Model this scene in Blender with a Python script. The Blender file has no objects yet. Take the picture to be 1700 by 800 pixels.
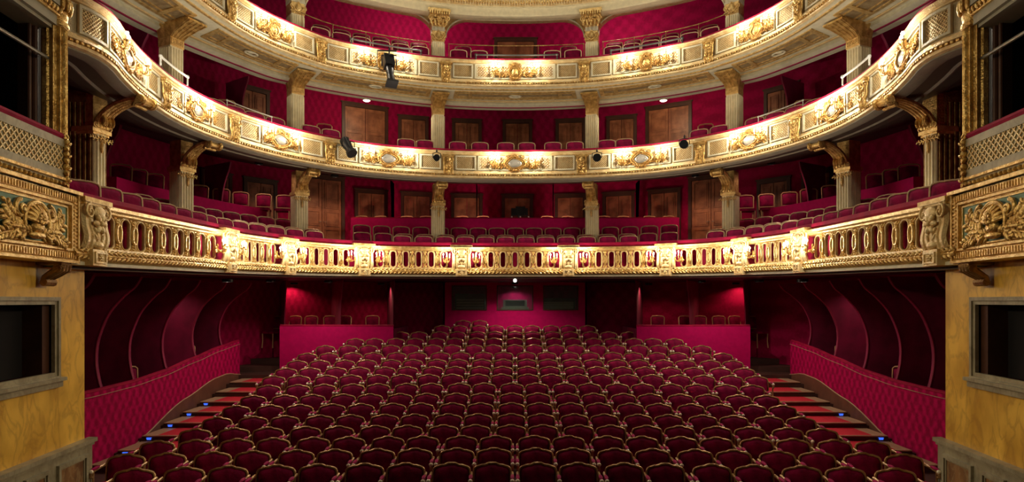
import bpy, math, random
from mathutils import Vector, Matrix
random.seed(7)
PI = math.pi
F = 1050.0            # focal length in pixels of the 1700x800 frame
CX = 855.0            # axis of the house in the frame
EYE = 3.1             # camera height above the stalls floor datum

# ------------------------------------------------------------------ camera, world, big lights, exposure
scn = bpy.context.scene
COL = scn.collection
cam_d = bpy.data.cameras.new('camera')
cam = bpy.data.objects.new('camera', cam_d); COL.objects.link(cam)
cam_d.sensor_width = 36.0
cam_d.lens = 36.0 * F / 1700.0
cam_d.shift_x = -5.0 / 1700.0
cam_d.shift_y = 100.0 / 1700.0
cam.location = (0, 0, 0); cam.rotation_euler = (PI / 2, 0, 0)
cam_d.clip_end = 200
scn.camera = cam

world = bpy.data.worlds.new('world'); scn.world = world
world.use_nodes = True
bg = world.node_tree.nodes['Background']
bg.inputs[0].default_value = (1.0, 0.72, 0.45, 1); bg.inputs[1].default_value = 0.02

def area(name, loc, target, size, power, color=(1, .8, .55)):
    d = bpy.data.lights.new(name, 'AREA'); d.energy = power; d.size = size; d.color = color
    o = bpy.data.objects.new(name, d); COL.objects.link(o); o.location = loc
    o.rotation_euler = (Vector(target) - Vector(loc)).to_track_quat('-Z', 'Y').to_euler()
    return o
def bulb(name, loc, power, color, r):
    d = bpy.data.lights.new(name, 'POINT'); d.energy = power; d.shadow_soft_size = r; d.color = color
    o = bpy.data.objects.new(name, d); COL.objects.link(o); o.location = loc
bulb('overhead_fill_light', (0, 12.5, 12.5), 520, (1, .86, .62), .9)  # added unseen light overhead, lifting the cornice and the seats
# added bare lights hidden behind the lowest balcony parapet to brighten the back wall
for x in (-3.6, -1.3, 1.3, 3.6): bulb('hidden_fill_light', (x, 19.62, 2.25), 26, (1, .72, .5), .05)
area('stage_fill_light', (0, -3.0, 8.5), (0, 14, 3.5), 4.0, 14, (1, .84, .62))  # added soft fill from behind the camera
def side_spot(loc, target, power, size, blend=.8, color=(1, .83, .5)):
    d = bpy.data.lights.new('wall_fill_spot', 'SPOT'); d.energy = power; d.spot_size = size; d.spot_blend = blend; d.shadow_soft_size = .25; d.color = color
    o = bpy.data.objects.new('wall_fill_spot', d); COL.objects.link(o); o.location = loc
    o.rotation_euler = (Vector(target) - Vector(loc)).to_track_quat('-Z', 'Y').to_euler()
# added fill spots, without fittings, that brighten the opposite marble walls
for sg in (-1, 1):
    side_spot((-sg * 5.1, 6.6, 2.5), (sg * 5.55, 7.9, .2), 760, .8)

scn.view_settings.view_transform = 'Standard'
scn.view_settings.look = 'None'
scn.view_settings.gamma = 1.0
scn.view_settings.use_curve_mapping = False
scn.view_settings.exposure = 0.0
SCONCE = {1: 19.0, 2: 23.0, 3: 23.0}

# ------------------------------------------------------------------ materials
def nodes_mat(name):
    m = bpy.data.materials.new(name); m.use_nodes = True
    nt = m.node_tree
    return m, nt, nt.nodes['Principled BSDF']

def mat(name, col, rough=.5, metal=0., bump=0., bscale=30., var=0., vscale=6., col2=None, sheen=0., spec=.5, kind='noise', emit=None, espow=0.):
    m, nt, b = nodes_mat(name)
    b.inputs['Roughness'].default_value = rough
    b.inputs['Metallic'].default_value = metal
    if sheen: spec = .12
    b.inputs['Specular IOR Level'].default_value = spec
    b.inputs['Base Color'].default_value = (*col, 1)
    if sheen:
        b.inputs['Sheen Weight'].default_value = sheen * .25
        b.inputs['Sheen Roughness'].default_value = .4
        b.inputs['Sheen Tint'].default_value = (1, .05, .25, 1)
    tc = nt.nodes.new('ShaderNodeTexCoord')
    if col2 is None and var:
        col2 = tuple(c * (1 - var) for c in col)
    if col2 is not None:
        n = nt.nodes.new('ShaderNodeTexNoise'); n.inputs['Scale'].default_value = vscale; n.inputs['Detail'].default_value = 6
        r = nt.nodes.new('ShaderNodeValToRGB')
        r.color_ramp.elements[0].position = .38; r.color_ramp.elements[0].color = (*col2, 1)
        r.color_ramp.elements[1].position = .62; r.color_ramp.elements[1].color = (*col, 1)
        nt.links.new(tc.outputs['Object'], n.inputs['Vector'])
        nt.links.new(n.outputs['Fac'], r.inputs['Fac']); nt.links.new(r.outputs['Color'], b.inputs['Base Color'])
    if bump:
        if kind == 'voronoi':
            t = nt.nodes.new('ShaderNodeTexVoronoi'); out = t.outputs['Distance']
        else:
            t = nt.nodes.new('ShaderNodeTexNoise'); t.inputs['Detail'].default_value = 4; out = t.outputs['Fac']
        t.inputs['Scale'].default_value = bscale
        bp = nt.nodes.new('ShaderNodeBump'); bp.inputs['Strength'].default_value = bump; bp.inputs['Distance'].default_value = .02
        nt.links.new(tc.outputs['Object'], t.inputs['Vector'])
        nt.links.new(out, bp.inputs['Height']); nt.links.new(bp.outputs['Normal'], b.inputs['Normal'])
    if emit:
        b.inputs['Emission Color'].default_value = (*emit, 1); b.inputs['Emission Strength'].default_value = espow
    return m

def damask(name, c1, c2, scale=3.2, rough=.75):
    """woven damask: upright ogee figures in two tones of the same cloth"""
    m, nt, b = nodes_mat(name)
    b.inputs['Roughness'].default_value = rough
    b.inputs['Specular IOR Level'].default_value = .12
    N = nt.nodes.new; L = nt.links.new
    tc = N('ShaderNodeTexCoord'); sep = N('ShaderNodeSeparateXYZ'); L(tc.outputs['Object'], sep.inputs[0])
    def math_(op, a, v):
        k = N('ShaderNodeMath'); k.operation = op
        if isinstance(a, (int, float)): k.inputs[0].default_value = a
        else: L(a, k.inputs[0])
        if isinstance(v, (int, float)): k.inputs[1].default_value = v
        elif v is not None: L(v, k.inputs[1])
        return k.outputs[0]
    u = math_('ADD', sep.outputs['X'], sep.outputs['Y'])
    su = math_('SINE', math_('MULTIPLY', u, 2 * PI * scale), 0)
    cz = math_('COSINE', math_('MULTIPLY', sep.outputs['Z'], 2 * PI * scale * .62), 0)
    prod = math_('MULTIPLY', su, cz)
    nz = N('ShaderNodeTexNoise'); nz.inputs['Scale'].default_value = 14; nz.inputs['Detail'].default_value = 3
    L(tc.outputs['Object'], nz.inputs['Vector'])
    t = math_('ADD', math_('MULTIPLY', prod, .3), math_('MULTIPLY', nz.outputs['Fac'], 1.0))
    r = N('ShaderNodeValToRGB')
    r.color_ramp.elements[0].position = .3; r.color_ramp.elements[0].color = (*c2, 1)
    r.color_ramp.elements[1].position = .75; r.color_ramp.elements[1].color = (*c1, 1)
    L(t, r.inputs['Fac']); L(r.outputs['Color'], b.inputs['Base Color'])
    return m

def marble(name, c1, c2, vein, scale=1.6):
    m, nt, b = nodes_mat(name)
    b.inputs['Roughness'].default_value = .4
    N = nt.nodes.new; L = nt.links.new
    tc = N('ShaderNodeTexCoord')
    n = N('ShaderNodeTexNoise'); n.inputs['Scale'].default_value = scale; n.inputs['Detail'].default_value = 9; n.inputs['Distortion'].default_value = .6
    mp = N('ShaderNodeMapping'); mp.inputs['Scale'].default_value = (1, 1, .55)
    L(tc.outputs['Object'], mp.inputs[0]); L(mp.outputs[0], n.inputs['Vector'])
    r = N('ShaderNodeValToRGB'); r.color_ramp.elements[0].position = .3; r.color_ramp.elements[0].color = (*c2, 1)
    r.color_ramp.elements[1].position = .62; r.color_ramp.elements[1].color = (*c1, 1)
    n.inputs['Distortion'].default_value = .15
    L(n.outputs['Fac'], r.inputs['Fac'])
    n2 = N('ShaderNodeTexNoise'); n2.inputs['Scale'].default_value = scale * 1.7; n2.inputs['Detail'].default_value = 7; n2.inputs['Distortion'].default_value = .7
    L(mp.outputs[0], n2.inputs['Vector'])
    r2 = N('ShaderNodeValToRGB'); e = r2.color_ramp.elements
    e[0].position = .44; e[0].color = (0, 0, 0, 1); e[1].position = .56; e[1].color = (0, 0, 0, 1)
    k = e.new(.5); k.color = (.38, .38, .38, 1)
    L(n2.outputs['Fac'], r2.inputs['Fac'])
    mx = N('ShaderNodeMix'); mx.data_type = 'RGBA'
    L(r2.outputs['Color'], mx.inputs[0]); L(r.outputs['Color'], mx.inputs[6]); mx.inputs[7].default_value = (*vein, 1)
    L(mx.outputs[2], b.inputs['Base Color'])
    return m

M = {}
M['cream'] = mat('cream_paint', (.72, .67, .48), .45, 0, .35, 40, .12, 9)
M['column'] = mat('sconce_lit_cream', (.88, .78, .5), .42, .08, .3, 40, .1, 9)  # brighter copy of the cream, sconce light put into the colour
M['fascia'] = mat('fascia_paint', (.7, .64, .46), .4, .1, .6, 55, 0, 6, (.6, .5, .3))
M['gold'] = mat('gilding', (.9, .64, .24), .33, .72, .9, 34, 0, 9, (.55, .32, .09))
M['gold_fine'] = mat('gilding_bright', (.95, .7, .3), .3, .6, .5, 60, 0, 12, (.68, .43, .14))
M['gold_deep'] = mat('deep_gilding', (.62, .36, .1), .33, .55, .7, 40, 0, 9, (.36, .18, .04))
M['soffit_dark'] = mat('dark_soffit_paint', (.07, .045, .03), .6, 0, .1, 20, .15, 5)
M['pale_gold'] = mat('pale_gilding', (.86, .68, .36), .4, .3, .5, 50, 0, 8, (.72, .5, .22))
M['bronze'] = mat('old_gilding', (.42, .25, .09), .4, .6, .6, 40, 0, 8, (.2, .1, .03))
M['grey'] = mat('grey_stone_paint', (.3, .27, .2), .6, 0, .15, 20, .12, 5)
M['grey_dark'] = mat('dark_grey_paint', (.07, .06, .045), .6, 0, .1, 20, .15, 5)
M['tan'] = mat('tan_panel_paint', (.33, .24, .12), .6, 0, .3, 60, 0, 10, (.22, .14, .06))
M['lattice_ground'] = mat('lattice_ground', (.46, .33, .17), .6, 0, .9, 60, 0, 14, (.3, .2, .09))
M['box_ground'] = mat('box_lattice_ground', (.38, .36, .27), .6, 0, .1, 20)
M['teal'] = mat('teal_ground', (.24, .38, .3), .6, 0, .2, 20, .25, 8)
M['velvet'] = mat('crimson_velvet', (.36, .003, .085), .7, 0, .15, 60, 0, 7, (.25, .002, .06), sheen=.5)
M['seat'] = mat('seat_velvet', (.27, .001, .055), .65, 0, .3, 24, 0, 5, (.09, .0005, .02), sheen=.35)
M['rail'] = mat('rail_velvet', (.32, .004, .04), .7, 0, .1, 40, 0, 4, (.22, .002, .03), sheen=.3)
M['parapet'] = mat('parapet_cloth', (.55, .003, .125), .75, 0, .1, 60, .12, 9, sheen=.3)
M['wall'] = damask('wall_damask', (.4, .002, .07), (.27, .001, .045), 3.4)
M['damask'] = damask('parapet_damask', (.5, .002, .1), (.25, .001, .045), 4.6)
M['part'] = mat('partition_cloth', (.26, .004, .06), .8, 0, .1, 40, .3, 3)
M['piping'] = mat('crimson_piping', (.3, .01, .06), .6)
M['wood'] = mat('door_wood', (.42, .16, .07), .45, 0, .15, 20, 0, 4, (.22, .075, .03))
M['wood_dark'] = mat('dark_wood', (.085, .03, .015), .5, 0, .1, 20, .3, 4)
M['skirt'] = mat('skirting_wood', (.16, .06, .035), .55, 0, .1, 20, .25, 4)
M['frame'] = mat('seat_gilt_wood', (.55, .33, .15), .3, .45, .25, 30, 0, 8, (.3, .14, .05))
M['frame_lt'] = mat('balcony_seat_gilt_wood', (.62, .42, .24), .35, .3, .2, 30, .25, 8)
M['knob'] = mat('knob_highlight', (.98, .86, .68), .2, .1)  # gilt whitened so that the highlight sits in the colour
M['chair'] = mat('box_chair_gilt', (.55, .33, .16), .4, .3)
M['carpet'] = mat('red_carpet', (.6, .008, .03), .95, 0, .3, 120, .2, 30)
M['floor'] = mat('floor_boards', (.07, .022, .014), .7, 0, .2, 8, .3, 3)
M['nosing'] = mat('step_nosing', (.46, .3, .18), .5, 0, .1, 20, .2, 8)
M['black'] = mat('black_metal', (.015, .015, .017), .4, .4, .1, 30)
M['void'] = mat('dark_interior_shade', (.006, .004, .006), .9)  # near-black colour stands in for the shade of unlit rooms
M['steel'] = mat('grey_steel', (.3, .29, .25), .35, .7)
M['bar'] = mat('dark_grey_steel', (.1, .095, .085), .4, .5)
M['white'] = mat('white_plastic', (.75, .75, .7), .4)
M['ymarble'] = marble('yellow_marble', (.9, .55, .09), (.56, .29, .035), (.34, .15, .03), 2.6)
M['rmarble'] = marble('brown_marble', (.34, .17, .07), (.12, .055, .03), (.5, .38, .2), 5)
M['gstone'] = marble('grey_stone', (.42, .37, .25), (.27, .23, .15), (.16, .13, .08), 4)
M['mirror'] = mat('cartouche_grey', (.42, .39, .33), .25, .35, .2, 18, .3, 7)
M['bulb'] = mat('bulb_glow', (1, .9, .7), .3, 0, emit=(1, .82, .52), espow=30)
M['dimlamp'] = mat('small_downlight_glow', (1, .9, .7), .3, 0, emit=(1, .7, .5), espow=.5)
M['down'] = mat('downlight_glow', (1, .9, .7), .3, 0, emit=(1, .86, .55), espow=9)
M['blue'] = mat('blue_step_light', (.05, .1, .5), .3, 0, emit=(.05, .16, 1), espow=1.1)
M['whitelamp'] = mat('small_lamp_glow', (1, 1, .95), .3, 0, emit=(1, .98, .9), espow=2.5)
M['booth'] = mat('booth_reflection_tint', (.10, .14, .11), .7, 0, .2, 12, .6, 3)  # grey-green stands in for reflections in the booth panes
g, nt_, b_ = nodes_mat('booth_glass'); b_.inputs['Base Color'].default_value = (.7, .8, .74, 1); b_.inputs['Roughness'].default_value = .06
b_.inputs['Transmission Weight'].default_value = .96; M['glass'] = g

# ------------------------------------------------------------------ mesh collector
class MB:
    def __init__(s, T=None): s.v = []; s.f = []; s.T = T
    def add(s, vs, fs):
        o = len(s.v)
        s.v += [s.T(p) for p in vs] if s.T else [tuple(p) for p in vs]
        s.f += [tuple(i + o for i in f) for f in fs]
        return s
    def box(s, x0, x1, y0, y1, z0, z1, nx=1, mtx=None):
        vs = []; fs = []
        for i in range(nx + 1):
            x = x0 + (x1 - x0) * i / nx
            vs += [(x, y0, z0), (x, y1, z0), (x, y1, z1), (x, y0, z1)]
        for i in range(nx):
            a = 4 * i; b = a + 4
            for j in range(4):
                k = (j + 1) % 4
                fs.append((a + j, a + k, b + k, b + j)[::-1])
        fs.append((0, 1, 2, 3)); e = 4 * nx; fs.append((e + 3, e + 2, e + 1, e))
        if mtx: vs = [tuple(mtx @ Vector(p)) for p in vs]
        return s.add(vs, fs)
    def bar(s, p0, p1, w, h=None, up=(0, 1, 0)):
        """square bar between two points; w across, h along up"""
        h = h or w
        a = Vector(p0); b = Vector(p1); d = (b - a).normalized(); u = Vector(up)
        r = d.cross(u)
        if r.length < 1e-4: r = d.cross(Vector((1, 0, 0)))
        r.normalize(); u = r.cross(d).normalized()
        vs = []
        for q in (a, b):
            for i, j in ((-1, -1), (1, -1), (1, 1), (-1, 1)): vs.append(tuple(q + r * (i * w / 2) + u * (j * h / 2)))
        return s.add(vs, [(0, 3, 2, 1), (4, 5, 6, 7), (0, 1, 5, 4), (1, 2, 6, 5), (2, 3, 7, 6), (3, 0, 4, 7)])
    def tube(s, path, r, n=8, closed=False, squash=None):
        P = [Vector(p) for p in path]; m = len(P); vs = []; fs = []
        rs = r if isinstance(r, (list, tuple)) else [r] * m
        nrm = None
        for i in range(m):
            if closed: t = P[(i + 1) % m] - P[i - 1]
            else: t = P[min(i + 1, m - 1)] - P[max(i - 1, 0)]
            t.normalize()
            if nrm is None:
                nrm = t.cross(Vector((0, 1, 0)))
                if nrm.length < .1: nrm = t.cross(Vector((1, 0, 0)))
            nrm = (nrm - t * nrm.dot(t))
            if nrm.length < 1e-5: nrm = t.orthogonal()
            nrm.normalize(); bn = t.cross(nrm)
            for k in range(n):
                a = 2 * PI * k / n
                vs.append(tuple(P[i] + nrm * (rs[i] * math.cos(a)) + bn * (rs[i] * math.sin(a))))
        for i in range(m if closed else m - 1):
            j = (i + 1) % m
            for k in range(n):
                l = (k + 1) % n
                fs.append((i * n + k, i * n + l, j * n + l, j * n + k))
        if not closed:
            fs.append(tuple(range(n))[::-1]); fs.append(tuple((m - 1) * n + k for k in range(n)))
        return s.add(vs, fs)
    def ell(s, c, r, seg=10, ring=6, rot=0.):
        """ellipsoid; rot turns it in the x-z plane"""
        vs = []; fs = []; ca, sa = math.cos(rot), math.sin(rot)
        def put(x, y, z):
            x, z = x * ca - z * sa, x * sa + z * ca
            vs.append((c[0] + x, c[1] + y, c[2] + z))
        put(0, 0, -r[2])
        for i in range(1, ring):
            t = -PI / 2 + PI * i / ring
            for k in range(seg):
                a = 2 * PI * k / seg
                put(r[0] * math.cos(t) * math.cos(a), r[1] * math.cos(t) * math.sin(a), r[2] * math.sin(t))
        put(0, 0, r[2])
        for k in range(seg): fs.append((0, 1 + (k + 1) % seg, 1 + k))
        for i in range(ring - 2):
            for k in range(seg):
                a = 1 + i * seg + k; b = 1 + i * seg + (k + 1) % seg
                fs.append((a, b, b + seg, a + seg))
        last = len(vs) - 1; o = 1 + (ring - 2) * seg
        for k in range(seg): fs.append((o + k, o + (k + 1) % seg, last))
        return s.add(vs, fs)
    def lathe(s, prof, c=(0, 0, 0), n=16, axis='z'):
        vs = []; fs = []
        for (r, z) in prof:
            for k in range(n):
                a = 2 * PI * k / n
                if axis == 'z': vs.append((c[0] + r * math.cos(a), c[1] + r * math.sin(a), c[2] + z))
                else: vs.append((c[0] + r * math.cos(a), c[1] - z, c[2] + r * math.sin(a)))
        m = len(prof)
        for i in range(m - 1):
            for k in range(n):
                l = (k + 1) % n
                fs.append((i * n + k, i * n + l, (i + 1) * n + l, (i + 1) * n + k))
        fs.append(tuple(range(n))[::-1]); fs.append(tuple((m - 1) * n + k for k in range(n)))
        return s.add(vs, fs)
    def prism(s, out, y0, y1, bevel=0.):
        """outline in x-z pushed from y0 (front) to y1"""
        n = len(out); cx = sum(p[0] for p in out) / n; cz = sum(p[1] for p in out) / n
        loops = []
        if bevel:
            k = 1 - bevel
            loops.append(([(cx + (x - cx) * k, cz + (z - cz) * k) for x, z in out], y0))
            loops.append((out, y0 + (y1 - y0) * .35))
        else: loops.append((out, y0))
        loops.append((out, y1))
        vs = []; fs = []
        for o, y in loops: vs += [(x, y, z) for x, z in o]
        for a in range(len(loops) - 1):
            for i in range(n):
                j = (i + 1) % n
                fs.append((a * n + i, a * n + j, (a + 1) * n + j, (a + 1) * n + i))
        fs.append(tuple(range(n))[::-1]); fs.append(tuple((len(loops) - 1) * n + i for i in range(n)))
        return s.add(vs, fs)
    def frame(s, x0, x1, z0, z1, w, y0, y1, nx=1):
        s.box(x0, x1, y0, y1, z1 - w, z1, nx); s.box(x0, x1, y0, y1, z0, z0 + w, nx)
        s.box(x0, x0 + w, y0, y1, z0 + w, z1 - w); s.box(x1 - w, x1, y0, y1, z0 + w, z1 - w); return s
    def scroll(s, cx, cz, r, turns=1.4, rad=.015, hand=1, start=0., y=0., n=7, dy=0.):
        pts = []; rr = []; m = int(10 * turns) + 3
        for i in range(m):
            t = i / (m - 1); a = start + hand * 2 * PI * turns * t; q = r * (1 - .85 * t)
            pts.append((cx + q * math.cos(a), y - dy * t, cz + q * math.sin(a))); rr.append(rad * (1 - .35 * t))
        s.tube(pts, rr, n); s.ell((pts[-1][0], pts[-1][1], pts[-1][2]), (rad * 1.3,) * 3, 8, 5); return s
    def flower(s, cx, cz, r, y=0., n=6):
        for k in range(n):
            a = 2 * PI * k / n
            s.ell((cx + .6 * r * math.cos(a), y, cz + .6 * r * math.sin(a)), (.45 * r, .25 * r, .27 * r), 8, 5, a)
        s.ell((cx, y - .15 * r, cz), (.25 * r, .25 * r, .25 * r), 8, 5); return s
    def leaf(s, x, z, l, w, a, y=0.):
        s.ell((x + math.cos(a) * l / 2, y, z + math.sin(a) * l / 2), (l / 2, w * .5, w / 2), 8, 5, a); return s
    def spray(s, x, z, L, a, curl=1.2, w=.05, y=0., n=6, rad=.012):
        """curving stem with alternate leaves"""
        pts = []; px, pz = x, z
        for i in range(n * 2 + 1):
            pts.append((px, y, pz)); aa = a + curl * i / (n * 2)
            px += math.cos(aa) * L / (n * 2); pz += math.sin(aa) * L / (n * 2)
        s.tube(pts, [rad * (1 - .6 * i / (len(pts) - 1)) for i in range(len(pts))], 6)
        for i in range(1, len(pts) - 1):
            aa = a + curl * i / (n * 2)
            s.leaf(pts[i][0], pts[i][2], w * 1.5 * (1 - .4 * i / len(pts)), w * .55, aa + (.9 if i % 2 else -.9), y)
        return s
    def build(s, name, m, parent=None, mirror=False, rel=True, flat=False):
        v = s.v
        if mirror: v = [(-x, y, z) for x, y, z in v]; fs = [f[::-1] for f in s.f]
        else: fs = s.f
        if parent is not None and rel:
            l = parent_loc(parent); v = [(x - l[0], y - l[1], z - l[2]) for x, y, z in v]
        me = bpy.data.meshes.new(name); me.from_pydata(v, [], fs)
        if not flat:
            me.polygons.foreach_set('use_smooth', [True] * len(me.polygons)); me.set_sharp_from_angle(angle=.75)
        me.materials.append(m if not isinstance(m, str) else M[m])
        me.validate()
        o = bpy.data.objects.new(name, me); COL.objects.link(o)
        if parent is not None: o.parent = parent
        return o

def parent_loc(p):
    l = Vector((0, 0, 0))
    while p is not None: l += p.location; p = p.parent
    return l

def thing(name, label, cat, loc=(0, 0, 0), rz=0., group=None):
    o = bpy.data.objects.new(name, None); COL.objects.link(o); o.empty_display_size = .1
    o.location = loc; o.rotation_euler = (0, 0, rz); o['label'] = label; o['category'] = cat
    if group: o['group'] = group
    return o
def tag(o, label, cat, group=None):
    o['label'] = label; o['category'] = cat
    if group: o['group'] = group
    return o
def struct(o): o['kind'] = 'structure'; return o
def tree(o):
    kids = {}
    def rec(p): return [(c, rec(c)) for c in CHILD.get(p, [])]
    return rec(o)
def copy_tree(o, parent=None):
    """copy of a thing with copies of its parts and sub-parts (mesh data shared)"""
    c = o.copy(); COL.objects.link(c)
    if parent is not None: c.parent = parent
    for ch in KIDS[o.name]: copy_tree(ch, c)
    return c
KIDS = {}
def note(o):
    """remember the children of a prototype so that copying stays quick"""
    KIDS[o.name] = [c for c in COL.objects if c.parent == o]
    for c in KIDS[o.name]: note(c)

ORD = ['zeroth', 'first', 'second', 'third', 'fourth', 'fifth', 'sixth', 'seventh', 'eighth', 'ninth', 'tenth', 'eleventh', 'twelfth', 'thirteenth',
       'fourteenth', 'fifteenth', 'sixteenth', 'seventeenth', 'eighteenth', 'nineteenth', 'twentieth', 'twenty-first', 'twenty-second',
       'twenty-third', 'twenty-fourth', 'twenty-fifth', 'twenty-sixth', 'twenty-seventh', 'twenty-eighth', 'twenty-ninth', 'thirtieth']

# ------------------------------------------------------------------ plan curves
class Plan:
    """a horseshoe line in plan, from the left near end round the back to the right near end"""
    def __init__(s, half=None, pts=None, open_line=False):
        if pts is None:
            P = [(-x, y) for x, y in half] + [(x, y) for x, y in half[::-1] if x > 1e-6]
        else: P = pts
        out = []
        n = len(P)
        for i in range(n - 1):
            p0 = P[max(i - 1, 0)]; p1 = P[i]; p2 = P[i + 1]; p3 = P[min(i + 2, n - 1)]
            for k in range(16):
                t = k / 16.
                out.append(tuple(.5 * ((2 * p1[j]) + (-p0[j] + p2[j]) * t + (2 * p0[j] - 5 * p1[j] + 4 * p2[j] - p3[j]) * t * t
                                 + (-p0[j] + 3 * p1[j] - 3 * p2[j] + p3[j]) * t ** 3) for j in (0, 1)))
        out.append(P[-1])
        s.p = out; s.s = [0.]
        for a, b in zip(out, out[1:]): s.s.append(s.s[-1] + math.hypot(b[0] - a[0], b[1] - a[1]))
        s.L = s.s[-1]
    def raw(s, t):
        if t <= 0:
            a, b = s.p[0], s.p[1]; d = s.s[1]; return (a[0] + (b[0] - a[0]) * t / d, a[1] + (b[1] - a[1]) * t / d)
        if t >= s.L:
            a, b = s.p[-2], s.p[-1]; d = s.s[-1] - s.s[-2]; k = (t - s.L) / d; return (b[0] + (b[0] - a[0]) * k, b[1] + (b[1] - a[1]) * k)
        lo, hi = 0, len(s.s) - 1
        while hi - lo > 1:
            m = (lo + hi) // 2
            if s.s[m] <= t: lo = m
            else: hi = m
        k = (t - s.s[lo]) / (s.s[hi] - s.s[lo]); a, b = s.p[lo], s.p[hi]
        return (a[0] + (b[0] - a[0]) * k, a[1] + (b[1] - a[1]) * k)
    def tan(s, t):
        a = s.raw(t - .12); b = s.raw(t + .12); d = math.hypot(b[0] - a[0], b[1] - a[1]); return ((b[0] - a[0]) / d, (b[1] - a[1]) / d)
    def at(s, t, o=0.):
        p = s.raw(t); tx, ty = s.tan(t); return (p[0] - ty * o, p[1] + tx * o)
    def rz(s, t): tx, ty = s.tan(t); return math.atan2(ty, tx)
    def px(s, x, o=0.):
        """arc position seen in screen column x"""
        best = None; prev = None; N = 400
        for i in range(N + 1):
            t = s.L * i / N; p = s.at(t, o); q = CX + F * p[0] / max(p[1], .1)
            if prev is not None and prev[1] <= x <= q: return prev[0] + (t - prev[0]) * (x - prev[1]) / max(q - prev[1], 1e-6)
            prev = (t, q)
        return 0 if x < CX else s.L
    def depth(s, y, o=0.):
        """arc position on the left side at depth y"""
        for i in range(401):
            t = s.L / 2 * i / 400
            if s.at(t, o)[1] >= y: return t
        return s.L / 2

R1 = Plan([(5.3, 7.45), (5.35, 8.0), (5.45, 10), (5.5, 12), (5.4, 13.3), (5.05, 14.7), (4.2, 16.0), (2.9, 16.68), (1.5, 16.95), (0, 17.0)])
R2 = Plan([(6.0, 8.2), (5.83, 8.7), (5.86, 9.15), (6.05, 9.75), (6.25, 10.6), (6.38, 11.8), (6.3, 12.9), (5.95, 14.1), (5.2, 15.4), (3.8, 16.65), (2, 17.28), (0, 17.45)])
R3 = Plan([(6.1, 8.5), (6.35, 10.5), (6.45, 12.2), (6.3, 13.6), (5.95, 14.8), (5.3, 15.85), (4.45, 16.7), (2.3, 17.65), (0, 17.88)])
CL = Plan([(8.1, 8.5), (8.1, 10.8), (8.0, 12.3), (7.6, 13.9), (6.58, 16.0), (5.97, 16.75), (4.49, 17.8), (2.4, 18.7), (0, 19.0)])
W = Plan([(9.2, 8.0), (9.25, 10.5), (9.25, 12.5), (9.0, 15), (7.9, 18), (5.2, 20.3), (2.5, 21.3), (0, 21.5)])
dz1 = lambda p: -.22 * min(1., max(0., (17.0 - p[1]) / 9.0))
dz0 = lambda p: 0.

def sweep(plan, prof, s0=0., s1=None, dz=dz0, step=.22, closed=True, mb=None):
    """profile [(outward, z)] carried along a plan curve"""
    s1 = plan.L if s1 is None else s1
    n = max(2, int((s1 - s0) / step)); mb = mb or MB(); m = len(prof); vs = []; fs = []
    for i in range(n + 1):
        t = s0 + (s1 - s0) * i / n; c = plan.raw(t); h = dz(c)
        for o, z in prof:
            p = plan.at(t, o); vs.append((p[0], p[1], z + h))
    for i in range(n):
        for j in range(m if closed else m - 1):
            k = (j + 1) % m
            fs.append((i * m + j, (i + 1) * m + j, (i + 1) * m + k, i * m + k))
    if closed: fs.append(tuple(range(m))); fs.append(tuple(n * m + j for j in range(m))[::-1])
    return mb.add(vs, fs)
def loft(A, oa, za, B, ob, zb, dz=dz0, n=120, mb=None, th=.06, s=(0., 1.)):
    """slab between two plan curves"""
    mb = mb or MB(); vs = []; fs = []
    for i in range(n + 1):
        k = s[0] + (s[1] - s[0]) * i / n; a = A.at(A.L * k, oa); b = B.at(B.L * k, ob); h = dz(a)
        vs += [(a[0], a[1], za + h), (b[0], b[1], zb), (b[0], b[1], zb + th), (a[0], a[1], za + th + h)]
    for i in range(n):
        for j in range(4):
            l = (j + 1) % 4
            fs.append((i * 4 + j, (i + 1) * 4 + j, (i + 1) * 4 + l, i * 4 + l))
    return mb.add(vs, fs)
def bend(plan, s0, dz=dz0, zb=0., ob=0.):
    def T(p):
        c = plan.at(s0 + p[0], p[1] + ob); return (c[0], c[1], p[2] + zb + dz(c))
    return T
def put(o, plan, s, off=0., z=0., dz=dz0):
    c = plan.at(s, off); o.location = (c[0], c[1], z + dz(c)); o.rotation_euler = (0, 0, plan.rz(s)); return o

# ------------------------------------------------------------------ the shell: walls, slabs, floors
def wallseg(name, s0, s1):
    struct(sweep(W, [(0, -3.3), (0, 10.5), (.2, 10.5), (.2, -3.3)], s0, s1, step=.4).build(name, 'wall'))
wa, wb = W.depth(17.6), W.L - W.depth(17.6)
wallseg('wall_left', 0, wa); wallseg('wall_back', wa, wb); wallseg('wall_right', wb, W.L)

TOPS = [-2.10, -2.085, -2.07, -2.05, -2.0, -1.925, -1.85, -1.745, -1.64, -1.545, -1.44, -1.32, -1.18, -1.04, -.89, -.735, -.6]
ROWY = [8.05 + .757 * i for i in range(17)]
SEAT_H = .93
FLZ = [t - SEAT_H for t in TOPS]
SAG = .0125
def floor_mesh():
    mb = MB(); xs = [-9.4 + 18.8 * i / 40 for i in range(41)]
    edges = [4.5] + [y - .36 for y in ROWY[1:]] + [22.0]
    vs = []; rows = []
    for i in range(17):
        for ye in (edges[i], edges[i + 1]):
            rows.append([(x, ye - (SAG * x * x if 4.6 < ye < 21.5 else 0), FLZ[i]) for x in xs])
    for r in rows: vs += r
    n = len(xs); fs = []
    for a in range(len(rows) - 1):
        for k in range(n - 1): fs.append((a * n + k, a * n + k + 1, (a + 1) * n + k + 1, (a + 1) * n + k))
    return mb.add(vs, fs)
struct(floor_mesh().build('floor', 'floor', flat=True))

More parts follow.
